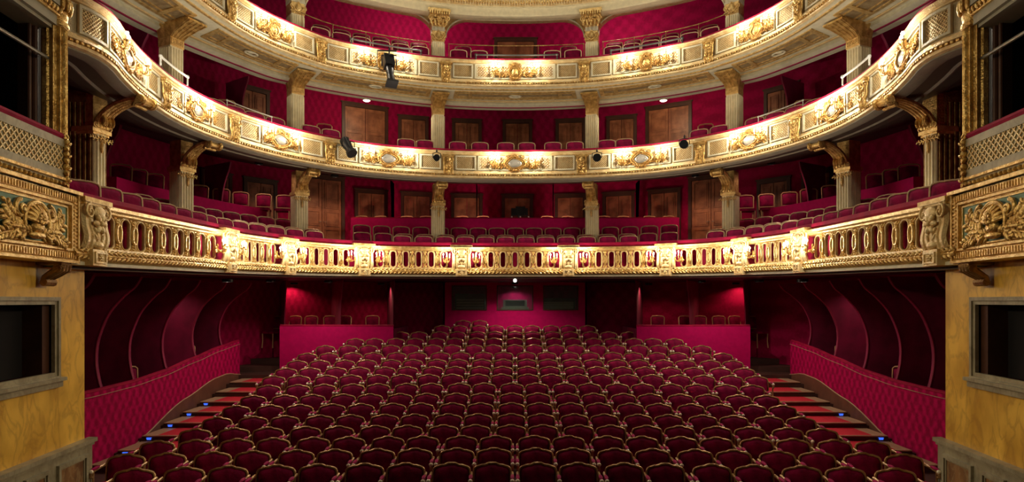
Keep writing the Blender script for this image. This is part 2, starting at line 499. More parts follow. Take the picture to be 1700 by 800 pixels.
# slabs: underside of each balcony and its raked floor
def mid(a, b, t): return a + (b - a) * t
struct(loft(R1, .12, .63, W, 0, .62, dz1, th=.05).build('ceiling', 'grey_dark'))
struct(loft(R1, .3, .95, W, 0, 1.25, dz1, th=.05).build('floor', 'floor'))
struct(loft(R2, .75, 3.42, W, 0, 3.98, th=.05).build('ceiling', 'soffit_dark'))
struct(loft(R2, .2, 3.66, W, 0, 4.15, th=.05).build('floor', 'floor'))
struct(loft(CL, .3, 5.9, W, 0, 6.6, th=.05).build('ceiling', 'wall'))
struct(loft(R3, .2, 6.38, W, 0, 6.8, th=.05).build('floor', 'floor'))
struct(loft(CL, .2, 8.75, W, 0, 9.9, th=.05).build('ceiling', 'grey'))

# ------------------------------------------------------------------ ornament prototypes (meshes are shared between copies)
def mesh_of(mb, name, m):
    o = mb.build(name, m); me = o.data; COL.objects.unlink(o); bpy.data.objects.remove(o); return me
def inst(me, name, parent, plan=None, s=0., off=0., z=0., dz=dz0, loc=None, rz=None):
    o = bpy.data.objects.new(name, me); COL.objects.link(o); o.parent = parent
    if plan: put(o, plan, s, off, z, dz)
    else:
        o.location = loc; o.rotation_euler = (0, 0, rz or 0)
    return o

def console_mesh(w, h, fancy=0):
    """upright scroll bracket with a face of leaves, base at z 0"""
    mb = MB()
    mb.box(-w / 2 - .03, w / 2 + .03, -.12, .02, h - .05, h)
    mb.box(-w / 2, w / 2, -.1, .02, h - .08, h - .05)
    prof = []
    for i in range(13):
        t = i / 12; prof.append((-.05 - .075 * math.sin(PI * min(1, t * 1.1)) * (.55 + .45 * math.cos(t * PI * 1.6)), t * (h - .1) + .02))
    for k in range(5):
        x = -w / 2 + w * (k + .5) / 5
        mb.tube([(x, y + .01, z) for y, z in prof], w / 10, 6)
    for sx in (-1, 1):
        mb.scroll(sx * w * .33, h - .16, w * .2, 1.3, .016, -sx, PI / 2, -.11)
        mb.scroll(sx * w * .33, .1, w * .17, 1.2, .014, sx, -PI / 2, -.08)
        for k in range(3): mb.leaf(sx * w * .1, .12 + k * .08, .09, .04, PI / 2 + sx * -.6, -.12)
    mb.flower(0, h * .52, w * .26, -.13)
    mb.ell((0, -.12, h * .75), (w * .22, .04, h * .12))
    mb.ell((0, -.1, .06), (w * .2, .05, .05))
    return mb
def cartouche_mesh(rx, rz, wide):
    g = MB()
    P = [(rx * (1 + .07 * math.cos(4 * a)) * math.cos(a), -.03, rz * (1 + .1 * math.cos(3 * a)) * math.sin(a)) for a in [2 * PI * k / 32 for k in range(32)]]
    g.tube(P, .026, 8, True)
    g.tube([(x * .78, -.05, z * .74) for x, y, z in P], .015, 6, True)
    for k in range(20):
        a = 2 * PI * k / 20; g.leaf(rx * .98 * math.cos(a), rz * .98 * math.sin(a), .06, .035, a + .5, -.03)
    for sx in (-1, 1):
        g.flower(sx * .055, rz + .0, .05, -.07); g.scroll(sx * .1, -rz, .06, 1.2, .013, sx, 0, -.05)
        g.scroll(sx * (rx + .03), -rz * .3, .07, 1.4, .014, -sx, PI / 2, -.04)
        g.scroll(sx * (rx * .75), rz * .95, .06, 1.3, .013, sx, -PI / 2, -.05)
        if wide:
            a = 0 if sx > 0 else PI
            g.spray(sx * (rx + .04), -rz * .55, .45, a, sx * .8, .065, -.03, 7)
            g.spray(sx * (rx + .05), 0, .3, a, -sx * 1.3, .055, -.03, 5)
            g.spray(sx * (rx + .2), -rz * .5, .25, a, sx * 2.2, .05, -.03, 5)
            g.flower(sx * (rx + .3), -rz * .4, .06, -.04)
    g.ell((0, -.06, -rz - .01), (.06, .03, .035))
    for k in range(5): g.leaf(0, rz * .95, .09, .03, PI / 2 + (k - 2) * .45, -.06)
    return g
def lattice(mb, x0, x1, z0, z1, p, w, y, nseg=4):
    """two families of diagonal strips clipped to a rectangle"""
    W_, H_ = x1 - x0, z1 - z0
    k = -int(H_ / p) - 1
    while k * p < W_:
        for fam in (0, 1):
            pts = []
            a = k * p; t0 = max(0, -a); t1 = min(H_, W_ - a)
            if t1 - t0 > p * .2:
                n = 2 if t1 - t0 > .3 else 1
                for i in range(n):
                    u0 = t0 + (t1 - t0) * i / n; u1 = t0 + (t1 - t0) * (i + 1) / n
                    X = lambda u: (x0 + a + u) if fam == 0 else (x1 - a - u)
                    mb.bar((X(u0), y, z0 + u0), (X(u1), y, z0 + u1), w, w)
        k += 1
    return mb
def rosettes(mb, x0, x1, z0, z1, p, y):
    r = 0; z = z0 + p / 2
    while z < z1 - p * .2:
        x = x0 + p / 2 + (p / 2 if r % 2 else 0)
        while x < x1 - p * .2:
            mb.ell((x, y, z), (.016, .01, .016), 6, 4); x += p
        z += p / 2; r += 1
    return mb

RG = 'gilded reliefs'
# ---- sconce prototype
def make_sconce(level, arms):
    """arms: list of (dx, dz) candle spots"""
    t = thing('wall_sconce', 'gilt sconce', 'wall lamp')
    b = MB(); b.lathe([(.0, .0), (.045, .0), (.05, .012), (.03, .03), (.0, .035)], n=14, axis='y')
    for k in range(5): b.leaf(0, 0, .1, .035, -PI / 2 + (k - 2) * .55, -.02)
    b.leaf(0, .0, .09, .04, PI / 2, -.02); b.build('backplate', 'gold', t)
    for dx, dz in arms:
        a = MB(); pts = []
        for i in range(10):
            q = i / 9; pts.append((dx * (1 - math.cos(q * PI)) / 2, -.02 - .14 * math.sin(q * PI / 2), -.01 - .07 * math.sin(q * PI) + (dz - .04) * q ** 2))
        a.tube(pts, .009, 6); a.scroll(dx * .5, -.05, .03, 1.1, .006, 1 if dx >= 0 else -1, 0, -.09)
        a.lathe([(.008, -.02), (.03, 0), (.034, .008), (.01, .012)], (dx, -.16, dz - .03), 10)
        a.build('arm', 'gold', t)
        c = MB(); c.lathe([(.011, 0), (.011, .06), (.006, .066)], (dx, -.16, dz - .02), 8); c.build('candle', 'white', t)
        f = MB(); f.lathe([(.004, 0), (.016, .016), (.014, .032), (.003, .056)], (dx, -.16, dz + .045), 8); f.build('bulb', 'bulb', t)
    return t
def sconce_light(parent, level, pw):
    d = bpy.data.lights.new('sconce_light', 'POINT'); d.energy = pw; d.shadow_soft_size = .02; d.color = (1, .89, .7)
    o = bpy.data.objects.new('sconce_light', d); COL.objects.link(o); o.parent = parent; o.location = (0, -.3, .15)
    return o
SC_PROTO = make_sconce(1, [(-.085, .07), (0, .1), (.085, .07)])
note(SC_PROTO); SC_USED = [False]
LD = {}
def place_sconce(plan, s, off, z, dz, level, label, group, pw=None):
    if not SC_USED[0]: t = SC_PROTO; SC_USED[0] = True
    else: t = copy_tree(SC_PROTO)
    put(t, plan, s, off, z, dz); t['label'] = label; t['group'] = group
    sconce_light(t, level, pw or SCONCE[level])
    return t

def side_words(i, n):
    """place of item i of n along a balcony read from left to right"""
    if n % 2 and i == n // 2: return 'at the centre'
    return (ORD[i + 1] + ' from the left') if i < n / 2 else (ORD[n - i] + ' from the right')

# ------------------------------------------------------------------ first balcony (openwork balustrade)
def first_balcony():
    B = thing('balcony', 'lowest gilded balcony with openwork balustrade of ovals curving above the stalls', 'balcony', (0, 17, 0))
    pl = R1; d = dz1
    sweep(pl, [(-.07, .66), (-.07, .70), (-.03, .715), (.12, .715), (.12, .66)], dz=d).build('base_fillet', 'cream', B)
    g = MB(); pr = [(-.02 - .11 * math.sin(PI * i / 8), .715 + .15 * i / 8) for i in range(9)] + [(.08, .865), (.08, .715)]
    sweep(pl, pr, dz=d, mb=g)
    gl = MB(); s = .1
    while s < pl.L - .1:
        for k, (aa, zz) in enumerate(((.5, .76), (-.5, .82), (.45, .845))):
            c = pl.at(s + k * .03, -.115); tx, ty = pl.tan(s)
            q = MB(lambda p, c=c, tx=tx, ty=ty: (c[0] + p[0] * tx - p[1] * ty, c[1] + p[0] * ty + p[1] * tx, p[2] + d(c)))
            q.ell((0, 0, zz), (.05, .022, .02), 6, 4, aa if s < pl.L / 2 else -aa)
            gl.v, o = gl.v + q.v, len(gl.v); gl.f += [tuple(i + o for i in f) for f in q.f]
        s += .105
    g.build('garland_torus', 'gold', B); gl.build('laurel_leaves', 'gold_fine', B)
    sweep(pl, [(-.07, .865), (-.07, .895), (.08, .895), (.08, .865)], dz=d).build('lower_fillet', 'pale_gold', B)
    sweep(pl, [(-.02, 1.34), (-.05, 1.355), (-.05, 1.38), (-.09, 1.40), (-.1, 1.44), (-.06, 1.455), (.12, 1.455), (.12, 1.34)], dz=d).build('cornice', 'gold_fine', B)
    bd = MB(); s = .05
    while s < pl.L:
        c = pl.at(s, -.06); bd.ell((c[0], c[1], 1.392 + d(c)), (.014, .014, .014), 6, 4); s += .045
    bd.build('bead_course', 'pale_gold', B)
    sweep(pl, [(-.0, 1.455), (-.03, 1.50), (-.01, 1.56), (.06, 1.58), (.26, 1.58), (.28, 1.455)], dz=d).build('velvet_rail', 'rail', B)
    sweep(pl, [(.2, .9), (.2, 1.4), (.24, 1.4), (.24, .9)], dz=d).build('velvet_backing', 'rail', B)
    sweep(pl, [(.12, .62), (.12, .70), (.35, .70), (.35, .62)], dz=d).build('soffit_band', 'grey', B)
    # rings and solid infills
    ring = MB(); P = []
    rx, hz = .092, .225
    for k in range(24):
        a = 2 * PI * k / 24; P.append((rx * math.cos(a), 0, hz + math.copysign(1, math.sin(a)) * 0 + (hz - rx) * (1 if math.sin(a) > 1e-6 else -1 if math.sin(a) < -1e-6 else 0) + rx * math.sin(a)))
    ring.tube(P, .02, 7, True)
    ring.tube([(p[0] * .8, -.02, hz + (p[2] - hz) * .93) for p in P], .008, 5, True)
    rme = mesh_of(ring, 'ring', 'pale_gold')
    inf = MB()
    inf.tube([(.05 * math.cos(a), -.03, hz + .1 * math.sin(a) + math.copysign(.02, math.sin(a))) for a in [2 * PI * k / 16 for k in range(16)]], .016, 6, True)
    inf.ell((0, 0, hz), (.042, .035, .11)); inf.box(-.03, .03, -.005, .03, .0, .45)
    for sz in (-1, 1):
        inf.flower(0, hz + sz * .17, .05, -.02, 5)
        for sx in (-1, 1): inf.leaf(0, hz + sz * .15, .085, .03, sz * (PI / 2 + sx * .75), -.01)
    inf.ell((0, -.02, hz + .125), (.02, .02, .03)); inf.ell((0, -.02, hz - .125), (.02, .02, .03))
    ime = mesh_of(inf, 'infill', 'gold_fine')
    cons = [pl.px(x) for x in (373, 474, 602, 766)]
    e0 = pl.px(143)
    cons = [e0] + cons + [pl.L - c for c in cons[::-1]] + [pl.L - e0]
    cm = mesh_of(console_mesh(.5, .62), 'console', 'pale_gold')
    bl = MB(); bl.box(-.15, .15, -.17, .05, 0, .2); bl.frame(-.12, .12, .03, .17, .02, -.19, -.17); bl.flower(0, .1, .05, -.18)
    bm = mesh_of(bl, 'console_block', 'pale_gold')
    cp = MB(); cp.box(-.29, .29, -.16, .1, 0, .05); cp.box(-.26, .26, -.13, .1, -.04, 0)
    cpm = mesh_of(cp, 'console_cap', 'gold_fine')
    for s in cons:
        o = inst(cm, 'console', B, pl, s, -.04, .86, d)
        o.location = Vector(o.location) - Vector(B.location)
        for me, nm, z, off in ((bm, 'console_block', .66, 0), (cpm, 'console_cap', 1.44, 0)):
            q = inst(me, nm, B, pl, s, off, z, d); q.location = Vector(q.location) - Vector(B.location)
    for a, b in zip(cons, cons[1:]):
        L = b - a - .6; wd = a == cons[0] or b == cons[-1]; n = max(3, round(L / (.385 if wd else .315))); p = L / n; kx = 1.45 if wd else 1.
        for k in range(n):
            s = a + .3 + p * (k + .5)
            o = inst(rme, 'baluster_ring', B, pl, s, .03, .893, d); o.scale = (kx, kx, 1); o.location = Vector(o.location) - Vector(B.location)
            if k < n - 1:
                o = inst(ime, 'baluster', B, pl, s + p / 2, .03, .893, d); o.scale = (1.1 if kx > 1 else 1, kx, 1); o.location = Vector(o.location) - Vector(B.location)
    spots = []
    for s in cons[1:-1]: spots += [s - .4, s + .4]
    n = len(spots)
    for i, s in enumerate(spots):
        place_sconce(pl, s, -.03, 1.1, d, 1, 'gilt candle sconce on the lowest balustrade, ' + side_words(i, n), 'sconces on the lowest balcony')
first_balcony()

# ------------------------------------------------------------------ second and third balcony fronts
def panel_balcony(plan, zb, zt, label, cons_px, lv):
    """zb..zt: bottom and top of the front"""
    B = thing('balcony', label, 'balcony', (0, plan.raw(plan.L / 2)[1], 0))
    H = zt - zb; p0 = zb + .2; p1 = zt - .12; pl = plan
    sweep(pl, [(0, p0 - .02), (0, p1 + .02), (.12, p1 + .02), (.12, p0 - .02)]).build('fascia', 'fascia', B)
    sweep(pl, [(.0, p1), (-.04, p1 + .015), (-.04, p1 + .04), (-.08, p1 + .06), (-.09, p1 + .1), (-.05, zt), (.14, zt), (.14, p1)]).build('cornice', 'pale_gold', B)
    sweep(pl, [(-.04, zt), (-.06, zt + .03), (-.02, zt + .055), (.2, zt + .055), (.22, zt)]).build('velvet_rail', 'rail', B)
    sweep(pl, [(0, p0), (-.03, p0 - .005), (-.035, p0 - .04), (-.07, p0 - .05), (-.075, p0 - .09), (-.035, p0 - .1), (-.02, p0 - .13), (-.05, p0 - .14), (-.05, zb + .02), (0, zb), (.16, zb), (.16, p0)]).build('base_moulding', 'pale_gold', B)
    dn = MB(); s = .05
    while s < pl.L:
        c = pl.at(s, -.05); tx, ty = pl.tan(s)
        dn.bar((c[0] - tx * .02, c[1] - ty * .02, p0 - .115), (c[0] + tx * .02, c[1] + ty * .02, p0 - .115), .035, .03, (0, 0, 1)); s += .075
    dn.build('dentil_course', 'gold', B)
    cs = [pl.px(x) for x in cons_px]; cs = cs + [pl.L - c for c in cs[::-1]]
    cm = mesh_of(console_mesh(.26, p1 - p0 + .12), 'console', 'gold')
    for s in cs:
        o = inst(cm, 'console', B, pl, s, -.01, p0 - .12); o.location = Vector(o.location) - Vector(B.location)
    wide = []
    for a, b in [(cs[i], cs[i + 1]) for i in range(len(cs) - 1)] + [(.12, cs[0]), (cs[-1], pl.L - .12)]:
        L = b - a; first = a < cs[0]; last = b > cs[-1]
        sq = min(.56, L * .21)
        # square lattice panels beside each console
        if first or last: sq = .5
        for x0 in [a + .2, b - .2 - sq]:
            T = bend(pl, x0)
            q = MB(T); q.box(0, sq, -.006, .0, p0 + .04, p1 - .03, 3); o = q.build('lattice_panel', 'lattice_ground', B)
            q = MB(T); q.frame(0, sq, p0 + .02, p1 - .01, .035, -.05, .0, 3); q.build('panel_frame', 'cream', o)
            q = MB(T); lattice(q, .035, sq - .035, p0 + .055, p1 - .045, .055, .008, -.012); q.build('lattice', 'pale_gold', o)
        w0 = a + .26 + sq; w1 = b - .26 - sq
        T = bend(pl, w0); Lw = w1 - w0; nx = max(4, int(Lw / .25))
        q = MB(T); q.box(0, Lw, -.006, 0, p0 + .03, p1 - .02, nx); o = q.build('relief_panel', 'fascia', B)
        q = MB(T); q.frame(.0, Lw, p0 + .015, p1 - .005, .025, -.045, 0, nx); q.frame(.05, Lw - .05, p0 + .06, p1 - .05, .012, -.02, 0, nx); q.build('panel_frame', 'cream', o)
        q = MB(T); lattice(q, .07, Lw - .07, p0 + .075, p1 - .065, .075, .008, -.01); rosettes(q, .07, Lw - .07, p0 + .075, p1 - .065, .075, -.016)
        q.build('lattice', 'gold_deep', o)
        wide.append(((w0 + w1) / 2, Lw))
    wide.sort()
    hz = (p1 - p0)
    for wd in (False,):
        cme = mesh_of(cartouche_mesh(.27 if lv == 2 else .17, hz * .43, lv == 3 or True), 'cartouche', 'gold_deep')
        q = MB(); q.ell((0, -.02, 0), (.2 if lv == 2 else .12, .035, hz * .3), 16, 8)
        if lv == 3:
            q.ell((0, -.05, .0), (.07, .05, .09)); q.ell((0, -.09, -.01), (.014, .02, .02)); q.flower(0, .1, .05, -.05)
        else:
            for sx in (-1, 1): q.scroll(sx * .09, 0, .06, 1.3, .01, sx, 0, -.045)
        sme = mesh_of(q, 'shield', 'mirror' if lv == 2 else 'gold')
    for s, Lw in wide:
        o = inst(cme, 'cartouche', B, pl, s, -.02, (p0 + p1) / 2); o.location = Vector(o.location) - Vector(B.location)
        k = bpy.data.objects.new('shield', sme); COL.objects.link(k); k.parent = o
    spots = []
    for s, Lw in wide:
        e = .44 if lv == 2 else .42
        spots += [s - min(e + .12, Lw * .33), s + min(e + .12, Lw * .33)]
    nm = 'middle' if lv == 2 else 'upper'
    for i, s in enumerate(spots):
        place_sconce(pl, s, -.02, p0 + .22, dz0, lv, 'gilt candle sconce on the %s balcony front, %s' % (nm, side_words(i, len(spots))), 'sconces on the %s balcony' % nm)
    return B, wide
B2, wide2 = panel_balcony(R2, 3.38, 4.12, 'middle balcony with cream front, gilded cartouches and square lattice panels', (270, 386, 546, 744), 2)
sweep(R2, [(.0, 3.36), (.12, 3.33), (.22, 3.36), (.22, 3.44), (.0, 3.42)]).build('soffit_moulding', 'grey', B2)
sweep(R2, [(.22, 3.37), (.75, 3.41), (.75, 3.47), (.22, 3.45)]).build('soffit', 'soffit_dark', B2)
sweep(R2, [(.46, 3.385), (.5, 3.365), (.54, 3.385)]).build('soffit_moulding', 'grey', B2)
B3, wide3 = panel_balcony(R3, 6.05, 6.80, 'upper balcony with cream front and gilded masks above painted soffit panels', (380, 531, 740), 3)
# painted soffit under the upper balcony, from its front back to the column line
loft(R3, .0, 6.02, CL, .0, 5.93, th=.08).build('soffit', 'cream', B3)
sweep(CL, [(-.12, 5.93), (-.14, 5.86), (-.08, 5.84), (.0, 5.82), (.3, 5.82), (.3, 5.98), (-.1, 5.98)]).build('soffit_beam', 'cream', B3)
sweep(CL, [(.0, 5.80), (.0, 5.822), (.05, 5.822), (.05, 5.80)]).build('soffit_piping', 'piping', B3)
def between(k, f, z):
    """point on the soffit at share k of its run and share f of its depth"""
    a = R3.at(R3.L * k); b = CL.at(CL.L * k)
    return (mid(a[0], b[0], f), mid(a[1], b[1], f), z - .09 * f)
def soffit_strip(k0, k1, f0, f1, z0, z1, m, n=14):
    mb = MB(); vs = []; fs = []
    for i in range(n + 1):
        k = mid(k0, k1, i / n)
        for f, z in ((f0, z0), (f1, z0), (f1, z1), (f0, z1)): vs.append(between(k, f, z))
    for i in range(n):
        for j in range(4):
            l = (j + 1) % 4; fs.append((i * 4 + j, i * 4 + l, (i + 1) * 4 + l, (i + 1) * 4 + j))
    fs.append((3, 2, 1, 0)); fs.append((n * 4, n * 4 + 1, n * 4 + 2, n * 4 + 3)); return mb.add(vs, fs)
def kof(x): return CL.px(x) / CL.L
ks = [kof(292), kof(494), kof(730)]; ks = ks + [1 - k for k in ks[::-1]]
ks = [ks[0] - (ks[1] - ks[0])] + ks + [ks[-1] + ks[1] - ks[0]]
for a, b in zip(ks, ks[1:]):
    e = .012
    o = soffit_strip(a + e, b - e, .25, .68, 6.018, 6.03, M['tan']).build('soffit_panel', 'tan', B3)
    q = MB()
    for f0, f1 in ((.22, .26), (.34, .36), (.57, .59), (.66, .71)):
        w = soffit_strip(a + e, b - e, f0, f1, 5.995, 6.03, None); q.add(w.v, w.f)
    for kk in (a + e, b - e - .004, a + e + .014, b - e - .018):
        w = soffit_strip(kk, kk + .004, .22, .71, 5.995, 6.03, None, 2); q.add(w.v, w.f)
    q.build('soffit_moulding', 'gold_fine', o)
    q = MB(); c = between((a + b) / 2, .46, 6.01)
    rz = CL.rz(CL.L * (a + b) / 2); ca, sa = math.cos(rz), math.sin(rz)
    q.tube([(c[0] + .17 * math.cos(t) * ca - .09 * math.sin(t) * sa, c[1] + .17 * math.cos(t) * sa + .09 * math.sin(t) * ca, c[2] - .02) for t in [2 * PI * k / 20 for k in range(20)]], .02, 6, True)
    q.ell((c[0], c[1], c[2] - .0), (.08, .06, .02)); q.build('soffit_medallion', 'cream', o)
soffit_strip(0, 1, .8, .84, 5.98, 6.01, None, 90).build('soffit_moulding', 'pale_gold', B3)
soffit_strip(0, 1, .06, .1, 5.99, 6.02, None, 90).build('soffit_moulding', 'gold_fine', B3)

# hanging corbels between soffit and columns come with the columns
# ------------------------------------------------------------------ columns
def reeded(mb, w, dp, z0, z1, n=5):
    mb.box(-w / 2, w / 2, 0, dp, z0, z1)
    r = w / n / 2 * .8
    for k in range(n):
        x = -w / 2 + w * (k + .5) / n
        mb.tube([(x, 0, z0 + .04), (x, 0, z1 - .04)], r, 6)
    m = max(2, int(dp / (w / n)))
    for k in range(m):
        y = dp * (k + .5) / m
        for sx in (-1, 1): mb.tube([(sx * w / 2, y, z0 + .04), (sx * w / 2, y, z1 - .04)], r, 6)
    return mb
def column_low(loc, rz, z0, z1, label, reach):
    """reeded column with swag capital and a gilded bracket reaching towards the hall"""
    t = thing('column', label, 'column', loc, rz, 'columns behind the lowest balcony')
    w = .2 if 'nearest' in label else .32; dp = .12 if 'nearest' in label else .34; zc = z1 - .62
    reeded(MB(), w, dp, 0, zc - z0, 3 if w < .3 else 5).build('shaft', 'column', t, rel=False)
    q = MB(); h = zc - z0
    q.box(-.2, .2, -.04, .36, h - .02, h + .05); q.box(-.185, .185, -.03, .36, h + .05, h + .07); q.box(-.17, .17, -.02, .35, h - .06, h - .02)
    for sx in (-1, 1):
        q.spray(0, h - .08, .26, PI / 2 + sx * 2.2, -sx * 1.2, .05, -.03, 4); q.scroll(sx * .15, h + .1, .05, 1.2, .014, sx, -PI / 2, -.05)
    q.flower(0, h - .12, .06, -.04); q.leaf(0, h - .16, .2, .06, -PI / 2, -.03)
    q.build('capital', 'gold_fine', t, rel=False)
    q = MB(); pts = []; n = 12
    for i in range(n + 1):
        u = i / n; a = u * PI / 2
        pts.append((0, -.02 - reach * (1 - math.cos(a)), h + .06 + .46 * math.sin(a)))
    for dx in (-.1, -.035, .035, .1): q.tube([(dx, y, z) for x, y, z in pts], [.05 - .01 * i / n for i in range(n + 1)], 7)
    q.box(-.15, .15, .0, .34, h + .05, z1 - z0)
    for sx in (-1, 1):
        q.tube([(sx * .13, -reach + .08 * math.cos(a) - .0, h + .46 + .07 * math.sin(a)) for a in [PI / 2 + 2 * PI * k / 12 for k in range(13)]], .03, 7)
    q.tube([(-.17, -reach, h + .46), (.17, -reach, h + .46)], .055, 8)
    q.tube([(-.14, -reach + .12, h + .4), (.14, -reach + .12, h + .4)], .04, 8)
    for k in range(5): q.ell(((k - 2) * .05, -.1 - .02 * abs(k - 2), h + .17), (.03, .05, .09), 8, 5)
    q.build('bracket', 'gold', t, rel=False)
    q = MB(); q.box(-.21, .21, -.05, .38, 0, .06); q.box(-.19, .19, -.03, .37, .06, .1); q.build('base', 'gold_fine', t, rel=False)
    return t
def column_mid(loc, rz, z0, z1, label):
    t = thing('column', label, 'column', loc, rz, 'columns behind the middle balcony')
    H = z1 - z0
    reeded(MB(), .32, .34, 0, H - .42, 5).build('shaft', 'column', t, rel=False)
    q = MB(); q.box(-.17, .17, -.02, .35, H - .42, H - .24); q.frame(-.15, .15, H - .4, H - .26, .02, -.04, -.02)
    for k in range(3): q.flower(-.09 + .09 * k, H - .33, .045, -.03)
    q.build('neck_band', 'gold_fine', t, rel=False)
    q = MB(); vs = []
    sec = [(.17, -.02, H - .24), (.18, -.12, H - .16), (.21, -.4, H - .06), (.24, -.62, H), (.24, -.62, H + .04)]
    n = len(sec)
    for hw, y, z in sec: vs += [(-hw, y, z), (hw, y, z), (hw, .36, z), (-hw, .36, z)]
    fs = []
    for i in range(n - 1):
        for j in range(4):
            k = (j + 1) % 4; fs.append((i * 4 + j, i * 4 + k, (i + 1) * 4 + k, (i + 1) * 4 + j))
    fs += [(3, 2, 1, 0), ((n - 1) * 4, (n - 1) * 4 + 1, (n - 1) * 4 + 2, (n - 1) * 4 + 3)]
    q.add(vs, fs)
    for k in range(5): q.tube([(-.14 + .07 * k, -.03, H - .24), (-.16 + .08 * k, -.14, H - .16), (-.18 + .09 * k, -.42, H - .06), (-.2 + .1 * k, -.63, H - .01)], .012, 5)
    q.build('corbel', 'gold', t, rel=False)
    q = MB(); q.box(-.19, .19, -.04, .37, 0, .08); q.build('base', 'cream', t, rel=False)
    return t
def column_top(loc, rz, z0, z1, label):
    t = thing('column', label, 'column', loc, rz, 'columns behind the upper balcony')
    H = z1 - z0; m = H - .75
    reeded(MB(), .34, .36, 0, m, 6).build('shaft', 'column', t, rel=False)
    q = MB(); q.box(-.18, .18, -.02, .37, m, m + .3)
    q.ell((0, -.05, m + .16), (.09, .06, .12)); q.flower(0, m + .27, .05, -.06)
    for sx in (-1, 1): q.scroll(sx * .15, m + .18, .07, 1.3, .018, sx, -PI / 2, -.04); q.spray(0, m + .05, .2, PI / 2 + sx * 1.7, -sx * .6, .05, -.04, 4)
    q.tube([(-.18, -.03, m + .24), (-.09, -.05, m + .08), (0, -.06, m + .03), (.09, -.05, m + .08), (.18, -.03, m + .24)], .02, 6)
    q.build('mask_block', 'gold_fine', t, rel=False)
    q = MB(); q.box(-.19, .19, -.03, .37, m + .3, m + .42); q.build('neck', 'cream', t, rel=False)
    q = MB()
    for i, (hw, z) in enumerate(((.2, m + .42), (.25, m + .52), (.29, m + .64))):
        q.box(-hw, hw, -.04 - .06 * i, .38, z, z + .11)
    for k in range(5): q.leaf(-.2 + .1 * k, m + .4, .24, .08, PI / 2 + (k - 2) * -.12, -.14)
    for sx in (-1, 1): q.scroll(sx * .22, m + .6, .09, 1.4, .025, -sx, PI / 2, -.17)
    q.flower(0, m + .58, .09, -.19)
    for k in range(9): q.box(-.27 + .068 * k - .018, -.27 + .068 * k + .018, -.3, -.2, H - .06, H + .02)
    q.box(-.32, .32, -.28, .38, H + .02, H + .1)
    q.build('capital', 'gold_fine', t, rel=False)
    return t
SIDE = {-1: 'left', 1: 'right'}
COLP = [(2.24, 18.55, 'beside the centre bay'), (5.65, 16.75, 'at the big door'), (7.08, 13.65, 'along the side'), (6.95, 10.6, 'nearest the stage')]
for sg in (-1, 1):
    for i, (x, y, w) in enumerate(COLP):
        s = CL.px(CX + F * -x / y); rz = CL.rz(s)
        rz = -rz if sg > 0 else rz
        zz = -.1 if i == 3 else 0
        column_low((sg * x, y, 1.2 + zz), rz, 1.2 + zz, 3.45, 'cream reeded column with gilded scroll bracket, lowest tier, %s side, %s' % (SIDE[sg], w), (.75, .8, .8, .85)[i])
    for i, (x, y, w) in enumerate([(2.24, 18.55, 'beside the centre bay'), (5.75, 16.75, 'at the big door'), (7.3, 13.65, 'along the side')]):
        s = CL.px(CX + F * -x / y); rz = CL.rz(s); rz = -rz if sg > 0 else rz
        column_mid((sg * x, y, 3.95), rz, 3.95, 5.9, 'cream reeded column with flared gilt corbel, middle tier, %s side, %s' % (SIDE[sg], w))
    for i, (x, y, w) in enumerate([(2.24, 18.5, 'beside the centre bay'), (5.75, 16.75, 'next outward bay')]):
        s = CL.px(CX + F * -x / y); rz = CL.rz(s); rz = -rz if sg > 0 else rz
        column_top((sg * x, y, 6.55), rz, 6.55, 8.35, 'cream pilaster with gilded mask and capital, top tier, %s side, %s' % (SIDE[sg], w))

# ------------------------------------------------------------------ top entablature with arches between the top columns
ent = thing('entablature', 'cream and gold cornice with arched openings above the upper balcony', 'cornice', (0, 19, 8.3))
sweep(CL, [(-.5, 8.62), (-.52, 8.9), (-.7, 9.0), (-.72, 9.3), (-.1, 9.3), (-.1, 8.6)]).build('upper_cornice', 'pale_gold', ent)
sweep(CL, [(-.42, 8.36), (-.45, 8.40), (-.45, 8.6), (-.5, 8.63), (-.1, 8.63), (-.1, 8.36)]).build('white_band', 'column', ent)
sweep(CL, [(-.42, 8.38), (-.05, 8.42), (0, 8.55), (-.1, 8.6)], closed=True).build('underside', 'grey', ent)
q = MB(); s = .05
while s < CL.L:
    c = CL.at(s, -.55); tx, ty = CL.tan(s)
    q.bar((c[0] - tx * .02, c[1] - ty * .02, 8.72), (c[0] + tx * .02, c[1] + ty * .02, 8.72), .05, .06, (0, 0, 1)); s += .08
q.build('dentil_course', 'gold', ent)
topk = [CL.px(x) for x in (292, 494, 730)]; topk = topk + [CL.L - k for k in topk[::-1]]
for a, b in zip(topk, topk[1:]):
    L = b - a; T = bend(CL, a); w0 = .17; r = .72; hgt = .62
    out = []
    n = 12
    arch = []
    for i in range(n + 1):
        t = i / n * PI / 2
        arch.append((w0 + r * (1 - math.cos(t)), 7.80 + hgt * math.sin(t)))
    arc2 = [(L - x, z) for x, z in arch[::-1]]
    midp = [(w0 + r + (L - 2 * w0 - 2 * r) * i / 6, 7.80 + hgt) for i in range(1, 6)]
    low = arch + midp + arc2
    mb = MB(T); vs = []; fs = []
    for x, z in low:
        vs += [(x, -.02, z), (x, -.02, 8.6), (x, .2, 8.6), (x, .2, z)]
    for i in range(len(low) - 1):
        for j in range(4):
            k = (j + 1) % 4; fs.append((i * 4 + j, (i + 1) * 4 + j, (i + 1) * 4 + k, i * 4 + k))
    mb.add(vs, fs); o = mb.build('arch', 'pale_gold', ent)
    mb = MB(T); mb.tube([(x, -.04, z + .01) for x, z in low], .025, 6); mb.build('arch_moulding', 'cream', o)

